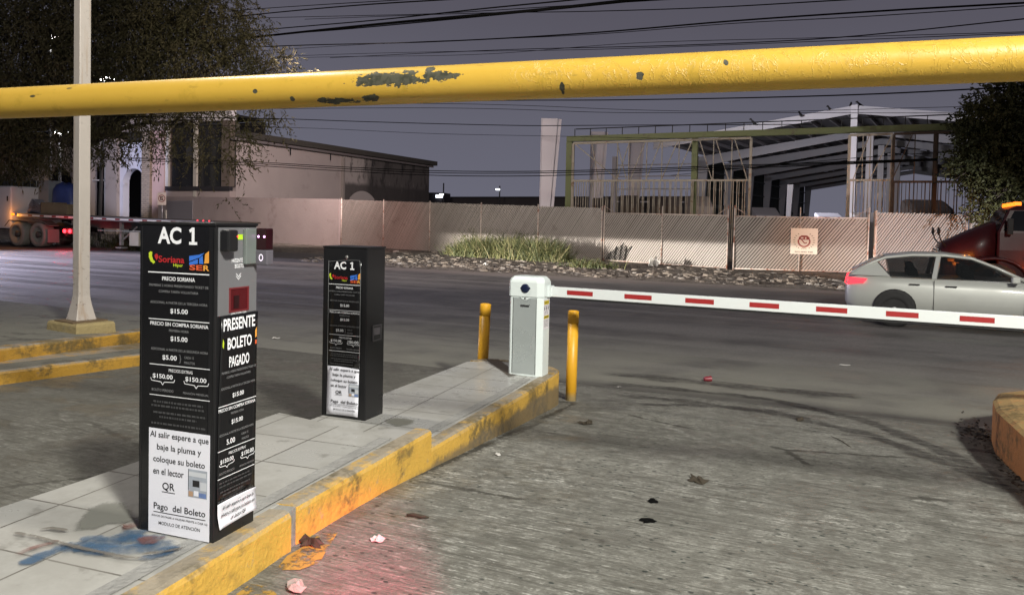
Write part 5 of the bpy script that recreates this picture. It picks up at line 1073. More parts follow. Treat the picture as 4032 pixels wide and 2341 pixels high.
# big shop window
zs_, zt_ = fz(780, 748), 7.4
bx("window_wall", 652, 905, 0, zs_, 0, .5, paint("grey_pink_wall", (.36, .30, .28), .85, 0, .12, 1)); bx("window_head", 652, 905, zt_, 8.1, 0, .5, M_LILAC)
wf = bx("window_frame", 652, 905, zs_, zs_+.28, -.06, .25, M_NIGHT); bx("jamb", 872, 905, zs_+.28, zt_, -.02, .4, paint("dark_jamb", (.13, .105, .085), .8))
for a_, c_ in ((652, 664), (762, 774)): bx("mullion", a_, c_, zs_-.4 if a_ > 700 else zs_+.28, zt_, -.04, .12, M_CREAM)
bx("window_pane", 664, 872, zs_+.28, zt_, .14, .16, m_glass("shop_glass", (.03, .03, .03), .35)); bx("shop_interior", 664, 872, zs_+.28, zt_, 1.4, 1.5, paint("dim_cream_interior", (.16, .15, .115), .9, 0, .5, .7))
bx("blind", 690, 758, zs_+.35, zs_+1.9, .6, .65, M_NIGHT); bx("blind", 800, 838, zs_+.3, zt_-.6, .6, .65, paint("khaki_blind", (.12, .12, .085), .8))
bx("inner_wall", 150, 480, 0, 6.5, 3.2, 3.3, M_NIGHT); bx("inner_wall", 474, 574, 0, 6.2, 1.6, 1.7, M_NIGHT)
b = MB(); b.bar((fx(405), .2, 0), (fx(405), .2, 4.6), .10); b.bar((fx(356), .2, fz(390, 706)), (fx(424), .2, fz(390, 706)), .10); b.build("window_bars", M_CREAM, arc)
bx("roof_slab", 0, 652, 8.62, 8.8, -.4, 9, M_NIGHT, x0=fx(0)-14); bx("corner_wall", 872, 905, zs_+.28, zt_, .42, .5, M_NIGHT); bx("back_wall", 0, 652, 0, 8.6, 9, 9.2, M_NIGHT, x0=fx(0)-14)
# rendered shed whose long side runs away from the road
XW = fx(905)
shed = thing("shed_building", "long rendered shed with a dark sloping roof edge, stained at its far end", "building", (XW, YB, -.05))
ze = 6.35; yk, ye = 11.6, at_z(1690, 700, 1.42).y if False else 25.0
ang_ = lambda px: math.atan2(-(px-CX), F_PX)
def wall_y(px): d = ray(px, 700); return XW/d.x*d.y - YB
yk, ye = wall_y(1345), wall_y(1690)
b = MB(); b.box((-.2, (yk+.52)/2, ze/2), (.4, yk-.52, ze)); b.build("painted_wall", paint("pale_mauve_render", (.40, .345, .325), .9, 0, .10, .8, 1, 15, (.30, .255, .24), .56, .74, .6), shed)
def m_block():
    g = G("stained_block_wall"); q = g.n("TexBrick"); mp = g.n("Mapping"); g.put(mp.inputs[0], g.pos()); mp.inputs["Rotation"].default_value = (R_(90), 0, R_(90)); g.put(q.inputs["Vector"], mp.outputs[0])
    for k, v in (("Scale", 1), ("Mortar Size", .012), ("Brick Width", .42), ("Row Height", .21)): q.inputs[k].default_value = v
    q.inputs["Color1"].default_value = (.27, .245, .225, 1); q.inputs["Color2"].default_value = (.21, .19, .175, 1); q.inputs["Mortar"].default_value = (.10, .09, .085, 1)
    n = g.noise(.9, 6, g.scale(g.pos(), (1, 1.4, .45)), .7); x, y, z = g.xyz()
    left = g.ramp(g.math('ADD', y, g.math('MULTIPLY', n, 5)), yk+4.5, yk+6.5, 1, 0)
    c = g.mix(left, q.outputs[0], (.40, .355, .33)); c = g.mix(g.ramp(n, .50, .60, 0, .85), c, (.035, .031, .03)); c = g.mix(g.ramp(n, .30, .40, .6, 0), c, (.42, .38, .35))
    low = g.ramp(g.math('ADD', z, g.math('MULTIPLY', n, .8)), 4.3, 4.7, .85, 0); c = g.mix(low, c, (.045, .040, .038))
    return g.out(c, .9, 0, q.outputs["Fac"], -.3, .02)
b = MB(); b.box((-.2, (yk+ye)/2, (ze-.1)/2), (.4, ye-yk-.01, ze-.1)); b.box((-5, ye-.2, (ze-.1)/2), (9.1, .4, ze-.1)); b.build("block_wall", m_block(), shed)
b = MB(); b.box((.12, yk+.02, 3.0), (.25, .18, 6.0)); b.build("downpipe", paint("grey_pier", (.25, .22, .2), .9), shed)
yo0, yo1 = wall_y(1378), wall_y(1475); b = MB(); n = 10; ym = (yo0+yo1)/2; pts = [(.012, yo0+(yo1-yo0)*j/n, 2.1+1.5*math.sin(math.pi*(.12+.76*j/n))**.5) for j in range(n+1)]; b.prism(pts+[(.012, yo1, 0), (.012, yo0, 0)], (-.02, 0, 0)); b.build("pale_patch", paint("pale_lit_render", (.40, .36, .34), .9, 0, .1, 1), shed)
b = MB(); rings = []
for y in (.56, yk, ye+.5): rings.append([(.55, y, ze+.02), (.55, y, ze+.40), (-5.8, y, ze+1.2), (-9.8, y, ze+.62), (-9.8, y, ze+.02)])
b.rings(rings, 0, True, True, False); b.build("roof", paint("dark_roof_sheet", (.055, .05, .042), .8, 0, .3, 1), shed)
b = MB(); b.box((.30, (ye)/2, ze-.10), (.06, ye+.4, .16)); b.build("eave_board", paint("eave_board_paint", (.17, .15, .15), .7), shed)
b = MB()
for t in (.22, .40, .62, .8): b.box((.2, ye*t, ze-.42), (.06, .05, .5))
b.build("eave_bracket", M_NIGHT, shed)
# low painted wall with a roller shutter, between the arcade and the slatted fence
WA = Vector((at_y(628, 900, 35.6).x, 35.6)); WB = Vector((FA.x-.12, FA.y+.02)); wd = (WB-WA); WL = wd.length; wu = wd/WL
lw = thing("boundary_wall", "low mauve rendered wall with grey shutter left of the slatted fence", "wall", (WA.x, WA.y, -.05), math.atan2(wu.y, wu.x))
hL, hR = at_y(640, 772, 35.5).z+.05, 2.40
b = MB(); b.rings([[(s, -.1, 0), (s, -.1, hL+(hR-hL)*s/WL), (s, .12, hL+(hR-hL)*s/WL), (s, .12, 0)] for s in (0, WL)], 0, True, True, False); b.build("wall", paint("mauve_render", (.36, .295, .28), .9, 0, .12, .9, 1, 15, (.26, .20, .19), .55, .7, .7), lw)
b = MB()
for i in range(18): b.box((2.6, -.115, .12+i*.125), (2.9, .03, .112))
b.build("roller_shutter", paint("grey_shutter", (.30, .28, .29), .5, .3), lw)
b = MB(); b.box((1.0, -.12, .85), (.14, .1, 1.7)); b.build("meter_pipe", M_CREAM, lw)
# no-parking sign in front of the wall
Ps = at_y(637, 830, 34.6); r = thing("no_parking_sign", "small square no-parking sign with struck-out E on a thin pole", "sign", (Ps.x, 34.6, 0), R_(20)); zl, zh = at_y(637, 807, 34.6).z, at_y(637, 758, 34.6).z; hw = (zh-zl)*.36
b = MB(); b.tube([(0, .03, -.1), (0, .03, zh)], .03, 8); b.build("pole", M_STEEL, r)
b = MB(); b.box((0, -.008, (zl+zh)/2), (hw*2, .012, zh-zl)); bd = b.build("plate", paint("cream_sign", (.70, .60, .54), .5), r, .003)
F = Face((0, -.014, 0), (1, 0, 0), (0, -1, 0), lift=.003); cxy = (0, (zl+zh)/2+.02); rr = hw*.82; ring_(rr*.82, rr, 28, 0); F.stripk([(-rr*.35, cxy[1]-rr*.45), (-rr*.35, cxy[1]+rr*.5)], rr*.2, 1); [F.stripk([(-rr*.4, cxy[1]+q*rr), (rr*.4, cxy[1]+q*rr)], rr*.2, 1) for q in (-.42, .02, .45)]; F.l = .004; F.stripk([(-rr*.62, cxy[1]+rr*.62), (rr*.62, cxy[1]-rr*.62)], rr*.16, 0)
F.b.build("symbol", [paint("dark_red_print", (.22, .02, .02), .5), M_INK], bd, fix=False)
# far wall, shrubs and lights on the horizon
P0, P1 = at_d(1640, 790, 92), at_d(2330, 800, 78); d_ = Vector((P1.x-P0.x, P1.y-P0.y, 0)); r = thing("far_wall", "long dark wall on the horizon behind the tapered columns", "wall", (P0.x, P0.y, 0), math.atan2(d_.y, d_.x)); b = MB(); Lw = d_.length
b.box((Lw*.8, 0, 1.9), (Lw*1.7, .3, 4.1)); b.build("wall", paint("dark_far_wall", (.045, .04, .04), .9, 0, .3, .3), r); b = MB(); b.box((Lw*.8, 0, 4.0), (Lw*1.7, .5, .15)); b.build("coping", M_NIGHT, r)
def far_lamp(label, px, pytop, pylamp, D):
    T = at_d(px, pytop, D); r = thing("far_lamp_post", label, "lamp post", (T.x, T.y, -.1)); b = MB(); b.tube([(0, 0, 0), (0, 0, T.z)], .07, 6); b.build("post", M_DARK, r)
    Lz = at_d(px, pylamp, D).z; b = MB(); b.box((-.15, -.1, Lz), (.38, .3, .14)); b.build("lamp_head", glow("far_lamp_glow", (.9, .95, 1), 5), r)
far_lamp("distant pole with white lamp right beside the shed's end", 1747, 717, 762, 80); far_lamp("distant lit lamp post between the shed and the tapered columns", 1968, 728, 742, 80)
r = thing("far_house", "small lit white-sided house far behind the shed's end", "house", at_d(1716, 775, 84), R_(12)); r.location.z = -.1; b = MB(); b.box((0, 0, 2.2), (2.4, 3, 4.4)); b.build("wall", M_NIGHT, r); b = MB(); b.box((.9, -1.6, 4.0), (.7, .2, .3)); b.build("lit_window", glow("far_window_glow", (.8, .85, 1), 4), r)
r2 = random.Random(77)

# ------------------------------------------------------------------ tapered white steel columns
M_WSTEEL = paint("white_primed_steel", (.66, .63, .65), .6, 0, .08, .6)
for i, (px, py, pb, D, w0, w1, lab) in enumerate(((2170, 467, 795, 55, 1.12, .52, "leftmost and tallest tapered white steel column, standing clear of the green frame"), (2361, 519, 800, 62.5, 1.06, .5, "middle tapered white steel column seen through the green frame"), (2511, 548, 805, 68.5, 1.0, .5, "farthest tapered white steel column, behind the crossed braces"))):
    T = at_d(px, py, D); Bp = at_d(px-20, pb, D); r = thing("steel_column", lab, "column", (T.x-.3, T.y, -.05), R_(24), "tapered steel columns")
    b = MB(); H = T.z+.05; b.rings([[(-w1/2-.1, -.2, 0), (w1/2-.1, -.2, 0), (w1/2-.1, .2, 0), (-w1/2-.1, .2, 0)], [(-w1/2-.1, -.2, H), (-w1/2-.1+w0, -.2, H), (-w1/2-.1+w0, .2, H), (-w1/2-.1, .2, H)]], 0, True, True, False); b.build("web", M_WSTEEL, r)
    b = MB(); b.box((-w1/2-.14, 0, H/2), (.05, .5, H)); b.build("flange", M_WSTEEL, r); b = MB(); b.bar((w1/2-.075, 0, 0), (-w1/2-.075+w0, 0, H), .5, .05, 0, (0, 1, 0)); b.build("flange", M_WSTEEL, r)

# ------------------------------------------------------------------ open steel hangar
E0 = at_d(2750, 700, 58.7); HA = R_(-6.7); han = thing("steel_hangar", "large open steel hangar with pale gabled roof and skylight rows", "building", (E0.x, E0.y, -.05), HA)
HWd, ZE, ZR2, BAY, NB, FO = 11.9, 6.65, 8.3, 7.0, 6, 8
M_HST = paint("grey_steel_frame", (.36, .35, .375), .55, 0, .08, .5); M_ROOF = paint("roof_sheeting", (.17, .165, .185), .7, 0, .1, .5); M_FASC = paint("white_fascia", (.50, .48, .50), .6, 0, .05, .4); M_GCLAD = paint("dark_green_cladding", (.018, .028, .024), .7, 0, .2, 1)
rz_ = lambda x: ZR2-(ZR2-ZE)*abs(x-HWd)/HWd
b = MB(); ns, ny = 24, int((BAY*NB+FO)/1.0)
for j in range(ny):
    y0 = -FO+j; bayp = (y0 % BAY)/BAY; bay = y0//BAY
    for i in range(ns):
        xa, xb = 2*HWd*i/ns, 2*HWd*(i+1)/ns
        if bay >= 1 and 3 <= y0 % BAY < 4 and i % 2 == 0 and 2 < i < ns-2: continue
        if i == ns//2-1: xb = HWd
        if i == ns//2: xa = HWd
        b.add([(xa, y0, rz_(xa)+.30), (xb, y0, rz_(xb)+.30), (xb, y0+1, rz_(xb)+.30), (xa, y0+1, rz_(xa)+.30)], [(0, 1, 2, 3)])
b.build("roof_sheet", M_ROOF, han, fix=False)
for xa, xb in ((-.6, HWd), (HWd, 2*HWd+.6)):
    b = MB(); za1, zb1 = rz_(xa)+.36, rz_(xb)+.36; b.prism([(xa, -FO-.05, za1-.40), (xb, -FO-.05, zb1-.40), (xb, -FO-.05, zb1+.08), (xa, -FO-.05, za1+.08)], (0, .1, 0)); b.build("fascia", M_FASC, han)
for k in range(11):
    for sg in (-1, 1):
        x = HWd+sg*(.5+k*1.1); b = MB(); b.box((x, (BAY*NB-FO)/2, rz_(x)+.16), (.10, BAY*NB+FO, .20)); b.build("purlin", M_HST, han)
for k in range(NB+1):
    y = k*BAY
    for sg in (-1, 1):
        xe = HWd+sg*HWd; b = MB(); b.prism([(xe, y-.12, ZE-.75), (HWd, y-.12, ZR2-.42), (HWd, y-.12, ZR2), (xe, y-.12, ZE)], (0, .24, 0)); b.build("rafter", M_HST, han)
        b = MB(); b.prism([(xe-sg*.0, y-.12, 0), (xe-sg*.35, y-.12, 0), (xe-sg*.75, y-.12, ZE-.3), (xe, y-.12, ZE-.3)], (0, .24, 0)); b.build("column", M_HST, han)
    if k < 4: b = MB(); b.box((HWd, y, (ZR2-.5)/2), (.42, .42, ZR2-.5)); b.build("ridge_column", M_WSTEEL, han)
b = MB(); b.box((HWd, -FO-.0, ZR2/2-.0), (.36, .36, ZR2+.9)); b.build("front_post", M_WSTEEL, han)
b = MB(); b.box((-.10, BAY*NB/2, 3.35), (.06, BAY*NB, 6.7)); b.build("side_cladding", M_GCLAD, han)
for z in (1.6, 3.0, 4.4, 5.7):
    b = MB(); b.box((.05, BAY*NB/2, z), (.12, BAY*NB, .12 if z != 3.0 else .3)); b.build("girt", paint("girt_grey", (.07, .08, .078), .6), han)
for z in (3.2, 4.2, 5.2, 6.1):
    b = MB(); b.box((-3.4, -.5, z), (6.6, .08, .10)); b.build("gable_rail", M_HST, han)
b = MB(); b.box((-6.7, -.5, 3.4), (.35, .35, 6.8)); b.build("gable_post", M_HST, han)
b = MB(); b.prism([(6.9, -2, 0), (7.1, -2, 0), (7.35, -2, 4.4), (6.95, -2, 4.4)], (0, .3, 0)); b.build("stub_column", M_WSTEEL, han)
def yard(name, label, cat, px0, px1, py0, py1, D, mat, bev=.05):
    a_, c_ = at_d(px0, py1, D), at_d(px1, py1, D); T = at_d((px0+px1)/2, py0, D); w_ = (c_-a_).length; r = MB(); h = T.z+.1; r.rings([[(-w_/2, -.7, 0), (w_/2, -.7, 0), (w_/2, .7, 0), (-w_/2, .7, 0)], [(-w_/2, -.7, h*.8), (w_/2, -.7, h*.8), (w_/2, .7, h), (-w_/2, .7, h)]], 0, True, True, False)
    o = r.build(name, mat, None, bev, loc=((a_.x+c_.x)/2, (a_.y+c_.y)/2, -.1)); o.rotation_euler.z = R_(20); tag(o, label, cat); return o
yard("pallet_stack", "grey pallet stack inside the hangar near its dark left wall", "pallets", 2968, 3062, 815, 870, 52, paint("grey_pallets", (.22, .20, .20), .8))
yard("steel_sheets", "white sheets leaning at the hangar front behind the right gate", "sheets", 3225, 3320, 836, 880, 34, paint("white_sheets", (.45, .45, .50), .5))
yard("concrete_block", "pale concrete block behind the barred fence, right of the white post", "concrete block", 3370, 3500, 834, 890, 33, paint("pale_block", (.34, .32, .31), .8))
yard("scrap_heap", "dark rusty heap of scrap behind the orange-lit fence panel", "scrap heap", 3560, 3740, 775, 880, 36, paint("dark_scrap", (.03, .022, .018), .9), .3)
for i, (a_, c_, t_) in enumerate(((2330, 2400, 775), (2440, 2520, 765), (2560, 2680, 768), (2700, 2800, 768))): yard("block_pile", ("leftmost", "second", "third", "rightmost")[i]+" brown block pile behind the barred fence with braces", "block pile", a_, c_, t_, 850, 40+i, paint("brown_pile", (.085, .065, .05), .9, 0, .4, 2), .1)

# ------------------------------------------------------------------ green gateway frame, trusses and barred fence
GL, GR = at_d(2238, 546, 34.0), at_d(3790, 497, 27.6); gdir = Vector((GR.x-GL.x, GR.y-GL.y, 0)).normalized(); gn = Vector((gdir.y, -gdir.x, 0)); gn = -gn if gn.y > 0 else gn
def gwp(px, py, off=0):
    O = Vector((0, 0, EYE)); d = ray(px, py); q = O+d*((GL+gn*off-O).dot(gn)/d.dot(gn)); s = (q-GL).dot(gdir); return s, q.z
M_OLV = paint("olive_green_steel", (.115, .125, .045), .6, 0, .2, 1.5, 0, 40, (.09, .07, .04), .55, .7, 2); M_RUSTC = paint("cream_rusty_steel", (.30, .255, .20), .7, 0, .2, 3, 0, 40, (.16, .08, .04), .54, .68, 4); M_BRN = paint("brown_rusty_steel", (.07, .045, .03), .8)
gw = thing("gateway_frame", "olive green steel gateway frame with long overhead beam and thin handrail", "gateway", (GL.x, GL.y, 0), math.atan2(gdir.y, gdir.x)); SL = (GR-GL).length
zc0, zc1 = gwp(2240, 547)[1], gwp(3790, 497)[1]; bz = lambda s: zc0+(zc1-zc0)*s/SL
def gpart(name, mat, f): b = MB(); f(b); return b.build(name, mat, gw)
gpart("beam", M_OLV, lambda b: b.rings([[(s, -.1, bz(s)-.13), (s, .1, bz(s)-.13), (s, .1, bz(s)+.11), (s, -.1, bz(s)+.11)] for s in (-.05, SL+4)], 0, True, True, False))
for px, m_, w_ in ((2242, M_OLV, .26), (2735, M_OLV, .23), (3682, M_BRN, .16)):
    s = gwp(px, 650)[0]; gpart("column", m_, lambda b: b.box((s, 0, bz(s)/2-.08), (w_, .2, bz(s)-.12)))
zr = .55
gpart("handrail", M_DARK, lambda b: b.tube([(.35, 0, bz(0)+.42), (SL*.33, 0, bz(SL*.33)+.42), (SL+4, 0, bz(SL)+.45)], .022, 6))
for i in range(22):
    s = .3+i*.62*SL/13.; gpart("handrail_post", M_DARK, lambda b: b.bar((s, 0, bz(s)+.1), (s, 0, bz(s)+.44), .03)) if s < SL+3.5 else None
def truss(label, pxa, pxb, verts, diags, bars, zlow_px, mat, nm="truss_fence", grp="barred truss fences"):
    r = thing(nm, label, "fence", (GL.x+gn.x*.25, GL.y+gn.y*.25, -.03), math.atan2(gdir.y, gdir.x), grp)
    S_ = lambda px: gwp(px, 650, .25)[0]; zl = gwp((pxa+pxb)/2, zlow_px, .25)[1]; sa_, sb2 = S_(pxa), S_(pxb); zt = lambda s: bz(s)-.20
    def P(name, m_, f): b = MB(); f(b); return b.build(name, m_, r)
    P("top_chord", mat, lambda b: b.bar((sa_, 0, zt(sa_)), (sb2, 0, zt(sb2)), .07, .09)); P("bottom_chord", mat, lambda b: b.bar((sa_, 0, zl), (sb2, 0, zl), .07, .08))
    for px in (pxa, pxb): s = S_(px); P("end_post", mat, lambda b: b.bar((s, 0, 0), (s, 0, zt(s)), .10, .08))
    for px in verts: s = S_(px); P("strut", mat, lambda b: b.bar((s, .02, zl), (s, .02, zt(s)), .034, .034))
    for pa, pb in diags: s, q = S_(pa), S_(pb); P("diagonal", mat, lambda b: b.bar((s, -.03, zl), (q, -.03, zt(q)), .034, .034))
    def fb_(b):
        for i in range(bars): s = sa_+(sb2-sa_)*(i+.5+.25*math.sin(i*3.1))/bars; b.bar((s, 0, 0), (s, 0, zl), .030+.010*math.sin(i*1.7), .025)
    P("bars", mat, fb_); P("foot_rail", mat, lambda b: b.bar((sa_, 0, .15), (sb2, 0, .15), .05, .05)); return r
truss("barred fence under crossed pale braces, left half of the gateway", 2256, 2955, (2430, 2475, 2545, 2605, 2672, 2808, 2880), ((2430, 2478), (2470, 2428), (2482, 2540), (2545, 2602), (2605, 2668), (2660, 2725), (2806, 2752), (2872, 2816), (2945, 2890), (2358, 2330), (2440, 2260)), 66, 708, M_RUSTC)
truss("barred fence with open pale truss beside the tall white hangar post", 3342, 3512, (3395, 3425, 3508), ((3360, 3420), (3425, 3510)), 12, 706, M_RUSTC)
truss("brown barred fence between the pale truss and the dark tree", 3516, 4000, (3600, 3680), ((3512, 3590),), 30, 712, M_BRN)

# ------------------------------------------------------------------ overhead cables
M_WIRE = paint("black_cable", (.003, .003, .003), 1, spec=.05)
def cable(label, pts, w_, D0, D1, grp="overhead cables"):
    xs = [p[0] for p in pts]; sl0 = (pts[1][1]-pts[0][1])/(pts[1][0]-pts[0][0]); sl1 = (pts[-1][1]-pts[-2][1])/(pts[-1][0]-pts[-2][0])
    pts = [(xs[0]-700, pts[0][1]-700*sl0+14)]+pts+[(xs[-1]+900, pts[-1][1]+900*sl1)] if True else pts
    n = 40; X = [pts[0][0]+(pts[-1][0]-pts[0][0])*i/n for i in range(n+1)]
    # smooth interpolation through the points
    k = len(pts); ts = []
    for i in range(k):
        a_, c_ = pts[max(i-1, 0)], pts[min(i+1, k-1)]; ts.append((c_[1]-a_[1])/(c_[0]-a_[0]))
    P = []
    for x in X:
        i = max(j for j in range(k) if pts[j][0] <= x+1e-6); i = min(i, k-2); h = pts[i+1][0]-pts[i][0]; t = (x-pts[i][0])/h
        y = (2*t**3-3*t*t+1)*pts[i][1]+(t**3-2*t*t+t)*h*ts[i]+(-2*t**3+3*t*t)*pts[i+1][1]+(t**3-t*t)*h*ts[i+1]
        f = (x-pts[0][0])/(pts[-1][0]-pts[0][0]); P.append(at_d(x, y, 1/((1-f)/D0+f/D1)))
    Dm = 1/(.5/D0+.5/D1); b = MB(); b.tube(P, w_*Dm/F_PX/2, 6); o = b.build("overhead_cable", M_WIRE); tag(o, label, "cable", grp); return o
CB = [("topmost thin cable, leaving the picture at the top left of centre", [(960, 40), (1250, 20), (1520, 4)], 3, 60, 17),
 ("cable just below the topmost one above the left tree", [(955, 63), (1400, 22), (1780, -2)], 5, 60, 17),
 ("nearly level cable crossing the thick bundle", [(985, 73), (1430, 62), (1700, 55), (2200, 25), (2700, -5)], 3, 60, 17),
 ("upper strand meeting the thick cable bundle from the left", [(1000, 122), (1500, 78), (1900, 35), (2240, 2)], 5, 60, 17),
 ("thickest twisted cable bundle crossing above the yellow bar", [(980, 150), (1330, 112), (1700, 76), (2100, 42), (2480, 2)], 11, 60, 16),
 ("thin cable just under the thickest bundle", [(1010, 142), (1330, 118), (1700, 84), (2150, 40), (2560, -2)], 5, 60, 16),
 ("cable running to the right just beneath the bundle", [(1900, 52), (2300, 46), (2800, 30), (3300, 2)], 4, 60, 17),
 ("double-thickness cable midway between bundle and yellow bar", [(1120, 181), (1700, 165), (2300, 132), (2900, 82), (3500, 42), (4032, 12)], 6, 60, 17),
 ("strand hugging the underside of the double-thickness cable", [(1500, 172), (2300, 138), (2900, 92), (3400, 66), (4032, 24)], 3, 60, 17),
 ("faint cable just above the yellow bar at the right", [(2000, 196), (2700, 178), (3300, 148), (4032, 75)], 4, 60, 19),
 ("faint lower strand above the yellow bar at the left", [(1230, 218), (1700, 205), (2300, 196), (2900, 176), (3300, 160)], 2.2, 60, 22),
 ("faint long strand above the middle of the yellow bar", [(1240, 226), (1900, 214), (2500, 170), (3200, 150)], 2, 60, 22),
 ("cable emerging below the right half of the yellow bar", [(1960, 396), (2400, 394), (3000, 384), (3500, 368), (4032, 340)], 5, 60, 20),
 ("faint upper of two thin cables under the yellow bar", [(1700, 408), (2050, 415), (2500, 433), (3000, 440), (3600, 425)], 2, 34, 26),
 ("faint lower of two thin cables under the yellow bar", [(1650, 425), (2000, 430), (2400, 443), (3000, 444)], 2, 34, 26),
 ("single cable sagging from the left tree to the green gateway", [(1100, 468), (1400, 478), (1750, 488), (2100, 495), (2300, 494)], 3, 32, 28),
 ("thin cable over the shed roof running level to the right", [(1230, 505), (1700, 526), (2230, 537)], 1.6, 34, 28),
 ("upper of the three parallel cables across the shed wall", [(1000, 638), (1344, 657), (1700, 672), (2050, 675), (2400, 668), (2790, 655)], 3.4, 46, 23, "three parallel cables"),
 ("middle of the three parallel cables across the shed wall", [(1000, 644), (1344, 664), (1700, 680), (2050, 682), (2400, 675), (2790, 661)], 3.2, 46, 23, "three parallel cables"),
 ("lower of the three parallel cables across the shed wall", [(1000, 652), (1344, 673), (1700, 690), (2050, 693), (2400, 684), (2790, 668)], 3.2, 46, 23, "three parallel cables"),
 ("dark cable pair passing the white hangar post", [(3330, 625), (3450, 616), (3700, 601), (3900, 592)], 3.2, 60, 20)]
for c in CB: cable(*c)
# birds on the hangar roof
r2 = random.Random(3)
for i, (px, py) in enumerate(((3349, 421), (3388, 419), (3153, 457), (2968, 488), (3270, 437))):
    q = at_d(px, py, 47); b = MB(); b.rings([[(x, s*.09*math.cos(6.283*j/8), z+s*.12*math.sin(6.283*j/8)) for j in range(8)] for x, s, z in ((-.25, .15, -.06), (-.12, .7, 0), (0, 1, .06), (.10, .75, .16), (.16, .6, .26), (.22, .5, .28), (.30, .1, .26))], 0, True, True, True)
    o = b.build("bird", M_DARK, None, loc=q); o.rotation_euler.z = r2.uniform(0, 6); tag(o, ("small dark bird just left of the hangar ridge", "small dark bird just right of the hangar ridge", "dark bird midway down the left roof slope", "dark bird at the low left end of the hangar roof", "dark bird on the upper left roof slope")[i], "bird", "birds on the hangar roof")

# ------------------------------------------------------------------ trees
def m_leaf(name, a, c_):
    g = G(name); n = g.noise(.7, 4); n2 = g.noise(11, 2); c = g.mix(g.ramp(n, .3, .7), a, c_); c = g.mix(n2, c, g.mix(.5, c, (.01, .012, .005)), 'MIX'); return g.out(c, .65, spec=.25)
M_BARK = paint("tree_bark", (.055, .043, .033), .9, 0, .3, 6, 1)
def tree(name, label, base, blobs, trunk_r, limb_z, leaf, leafmat, seed, per, droop, twig=.9, limbs=10):
    rg = np.random.default_rng(seed); r = thing(name, label, "tree", base); B = Vector(base)
    top = Vector((0, 0, limb_z)); b = MB(); b.tube([(0, 0, -.2), (.03, 0, limb_z*.35), (-.05, .03, limb_z*.7), (0, 0, limb_z)], [trunk_r*1.25, trunk_r, trunk_r*.85, trunk_r*.8], 12)
    cs = [(Vector(c)-B, rad, k) for c, rad, k in blobs]
    b.build("trunk", M_BARK, r)
    for c, rad, _k in cs[:limbs]:
        mid = top.lerp(c, .5)+Vector((rg.normal(0, .3), rg.normal(0, .3), .5)); b = MB(); b.tube([top-Vector((0, 0, .2)), top.lerp(mid, .5)+Vector((0, 0, .15)), mid, mid.lerp(c, .6), c], [trunk_r*.55, trunk_r*.42, trunk_r*.3, trunk_r*.18, .03], 7)
        for k in range(4):
            t = Vector(rg.normal(0, 1, 3))*rad*.55; t.z -= droop*rad*.4; b.tube([mid.lerp(c, .5), mid.lerp(c, .75)+t*.4+Vector((0, 0, .2)), c+t], [.05, .03, .012], 5)
        b.build("limb", M_BARK, r)
    V = []; n = 0
    for c, rad, _k in cs:
        nt_ = int(per*rad*rad*_k); d = rg.normal(size=(nt_, 3)); d /= np.linalg.norm(d, axis=1)[:, None]; rr = rad*np.cbrt(rg.uniform(.08, 1, nt_))*np.where(rg.random(nt_) < .15, 1.18, 1)
        p = np.array(c)+d*rr[:, None]*np.array([1, 1, .85]); tl = rg.uniform(.5, 1.3, nt_)*twig
        dr = d*.8+rg.normal(0, .5, (nt_, 3)); dr[:, 2] -= droop; dr /= np.linalg.norm(dr, axis=1)[:, None]; nl = 12
        for k in range(nl):
            q = p+dr*(tl*k/nl)[:, None]+np.array([0, 0, -1])*(droop*.25*tl*(k/nl)**2)[:, None]; ld = dr+rg.normal(0, .75, (nt_, 3)); ld[:, 2] -= droop*.5; ld /= np.linalg.norm(ld, axis=1)[:, None]
            sd2 = np.cross(ld, rg.normal(size=(nt_, 3))); sd2 /= np.linalg.norm(sd2, axis=1)[:, None]; L = (leaf[0]*rg.uniform(.6, 1.25, nt_))[:, None]; w_ = leaf[1]
            V.append(np.stack([q, q+ld*L*.45+sd2*w_, q+ld*L, q+ld*L*.45-sd2*w_], 1).reshape(-1, 3))
    V = np.concatenate(V); nq = len(V)//4; me = bpy.data.meshes.new("crown"); me.vertices.add(len(V)); me.vertices.foreach_set("co", V.astype(np.float32).ravel()); me.loops.add(nq*4); me.loops.foreach_set("vertex_index", np.arange(nq*4, dtype=np.int32))
    me.polygons.add(nq); me.polygons.foreach_set("loop_start", np.arange(0, nq*4, 4, dtype=np.int32)); me.polygons.foreach_set("loop_total", np.full(nq, 4, dtype=np.int32)); me.update(calc_edges=True); me.validate(); me.materials.append(leafmat)
    o = bpy.data.objects.new("crown", me); COL.objects.link(o); o.parent = r; return r
def bl(px, py, rp, D, k=1.0): return (at_d(px, py, D), rp*D/F_PX, k)
TB = at_d(322, 900, 36.0)
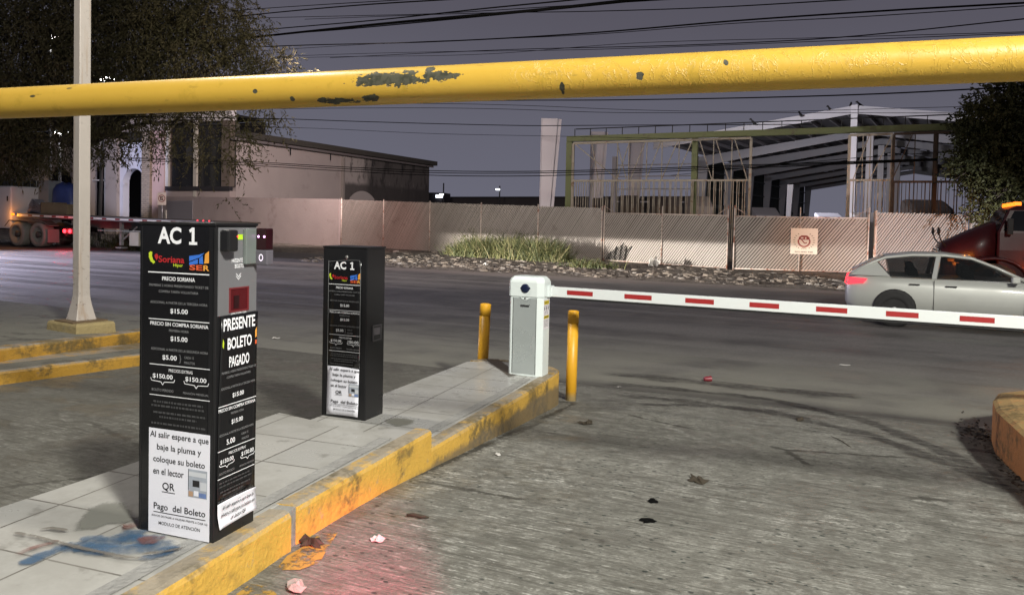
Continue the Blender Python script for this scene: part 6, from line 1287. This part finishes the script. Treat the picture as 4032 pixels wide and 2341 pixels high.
tree("willow_tree", "huge dark drooping tree behind the flatbed, overhanging the arcade and the cream post", (TB.x, TB.y, -.05),
     [bl(100, 180, 300, 35), bl(400, 130, 280, 36), bl(660, 130, 220, 35, .9), bl(840, 60, 150, 35, .8), bl(150, 440, 200, 36), bl(420, 400, 190, 35, .7), bl(650, 330, 170, 35, .7), bl(850, 280, 150, 34, .6), bl(-150, 300, 320, 36), bl(-80, 600, 180, 36), bl(980, 200, 110, 34, .55), bl(1080, 270, 80, 34, .5), bl(800, 470, 95, 34, .45), bl(60, 610, 95, 35, .8),
      bl(230, 30, 260, 37), bl(600, -40, 240, 36), bl(560, 500, 90, 34, .45), bl(930, 130, 90, 34, .5), bl(1010, 90, 50, 34, .5), bl(1140, 250, 40, 34, .5), bl(1150, 320, 35, 34, .5), bl(1050, 420, 60, 34, .5), bl(1090, 480, 38, 34, .5), bl(960, 480, 60, 34, .5), bl(980, 560, 45, 34, .5), bl(930, 630, 42, 34, .5), bl(860, 600, 60, 34, .45), bl(780, 610, 50, 34, .35), bl(700, 530, 70, 34, .35), bl(640, 590, 40, 34, .4), bl(440, 590, 50, 34, .5), bl(370, 560, 60, 35, .6), bl(200, 620, 60, 35, .6), bl(1130, 170, 26, 34, .5), bl(900, 790, 22, 34, .4)],
     .26, 4.6, (.22, .027), m_leaf("olive_drab_leaves", (.065, .060, .026), (.125, .102, .050)), 5, 135, .75, 1.0, 14)
RB = at_d(4150, 1000, 25.0)
tree("broadleaf_tree", "dark leafy tree at the right edge behind the red lorry", (RB.x, RB.y, -.05),
     [bl(3990, 480, 190, 25), bl(3920, 620, 130, 24.5), bl(4120, 560, 240, 25), bl(3960, 760, 110, 24), bl(3840, 560, 75, 24.6), bl(3830, 660, 70, 24.4), bl(3880, 800, 45, 23.8), bl(4080, 380, 150, 25), bl(3860, 480, 70, 24.8), bl(3885, 862, 32, 23.6), bl(4100, 760, 130, 24.4)],
     .16, 2.6, (.13, .032), m_leaf("broad_green_leaves", (.026, .032, .012), (.065, .064, .022)), 9, 330, .3, .5, 8)
# lit street lamps glimpsed through the left tree
def street_lamp(label, px, py, D, lean=0):
    T = at_d(px, py, D); r = thing("street_lamp", label, "street lamp", (T.x-lean, T.y, -.05), 0, "lit street lamps behind the left tree"); b = MB(); b.tube([(0, 0, 0), (lean*.5, 0, T.z*.5), (lean, 0, T.z+.1)], [.09, .08, .06], 8); b.build("pole", M_STEEL, r)
    b = MB(); b.box((lean+.25, -.1, T.z+.02), (.8, .4, .16)); b.build("head", M_STEEL, r); b = MB(); b.box((lean+.25, -.12, T.z-.13), (.75, .42, .12)); b.build("lens", glow("street_lamp_glow", (1, .96, .93), 28), r)
street_lamp("lit street lamp shining highest through the left tree", 200, 138, 44); street_lamp("lit street lamp right of the cream post, behind the tree", 412, 300, 39.5, .35); street_lamp("lit street lamp low behind the tree, left of the cream post", 237, 512, 43)
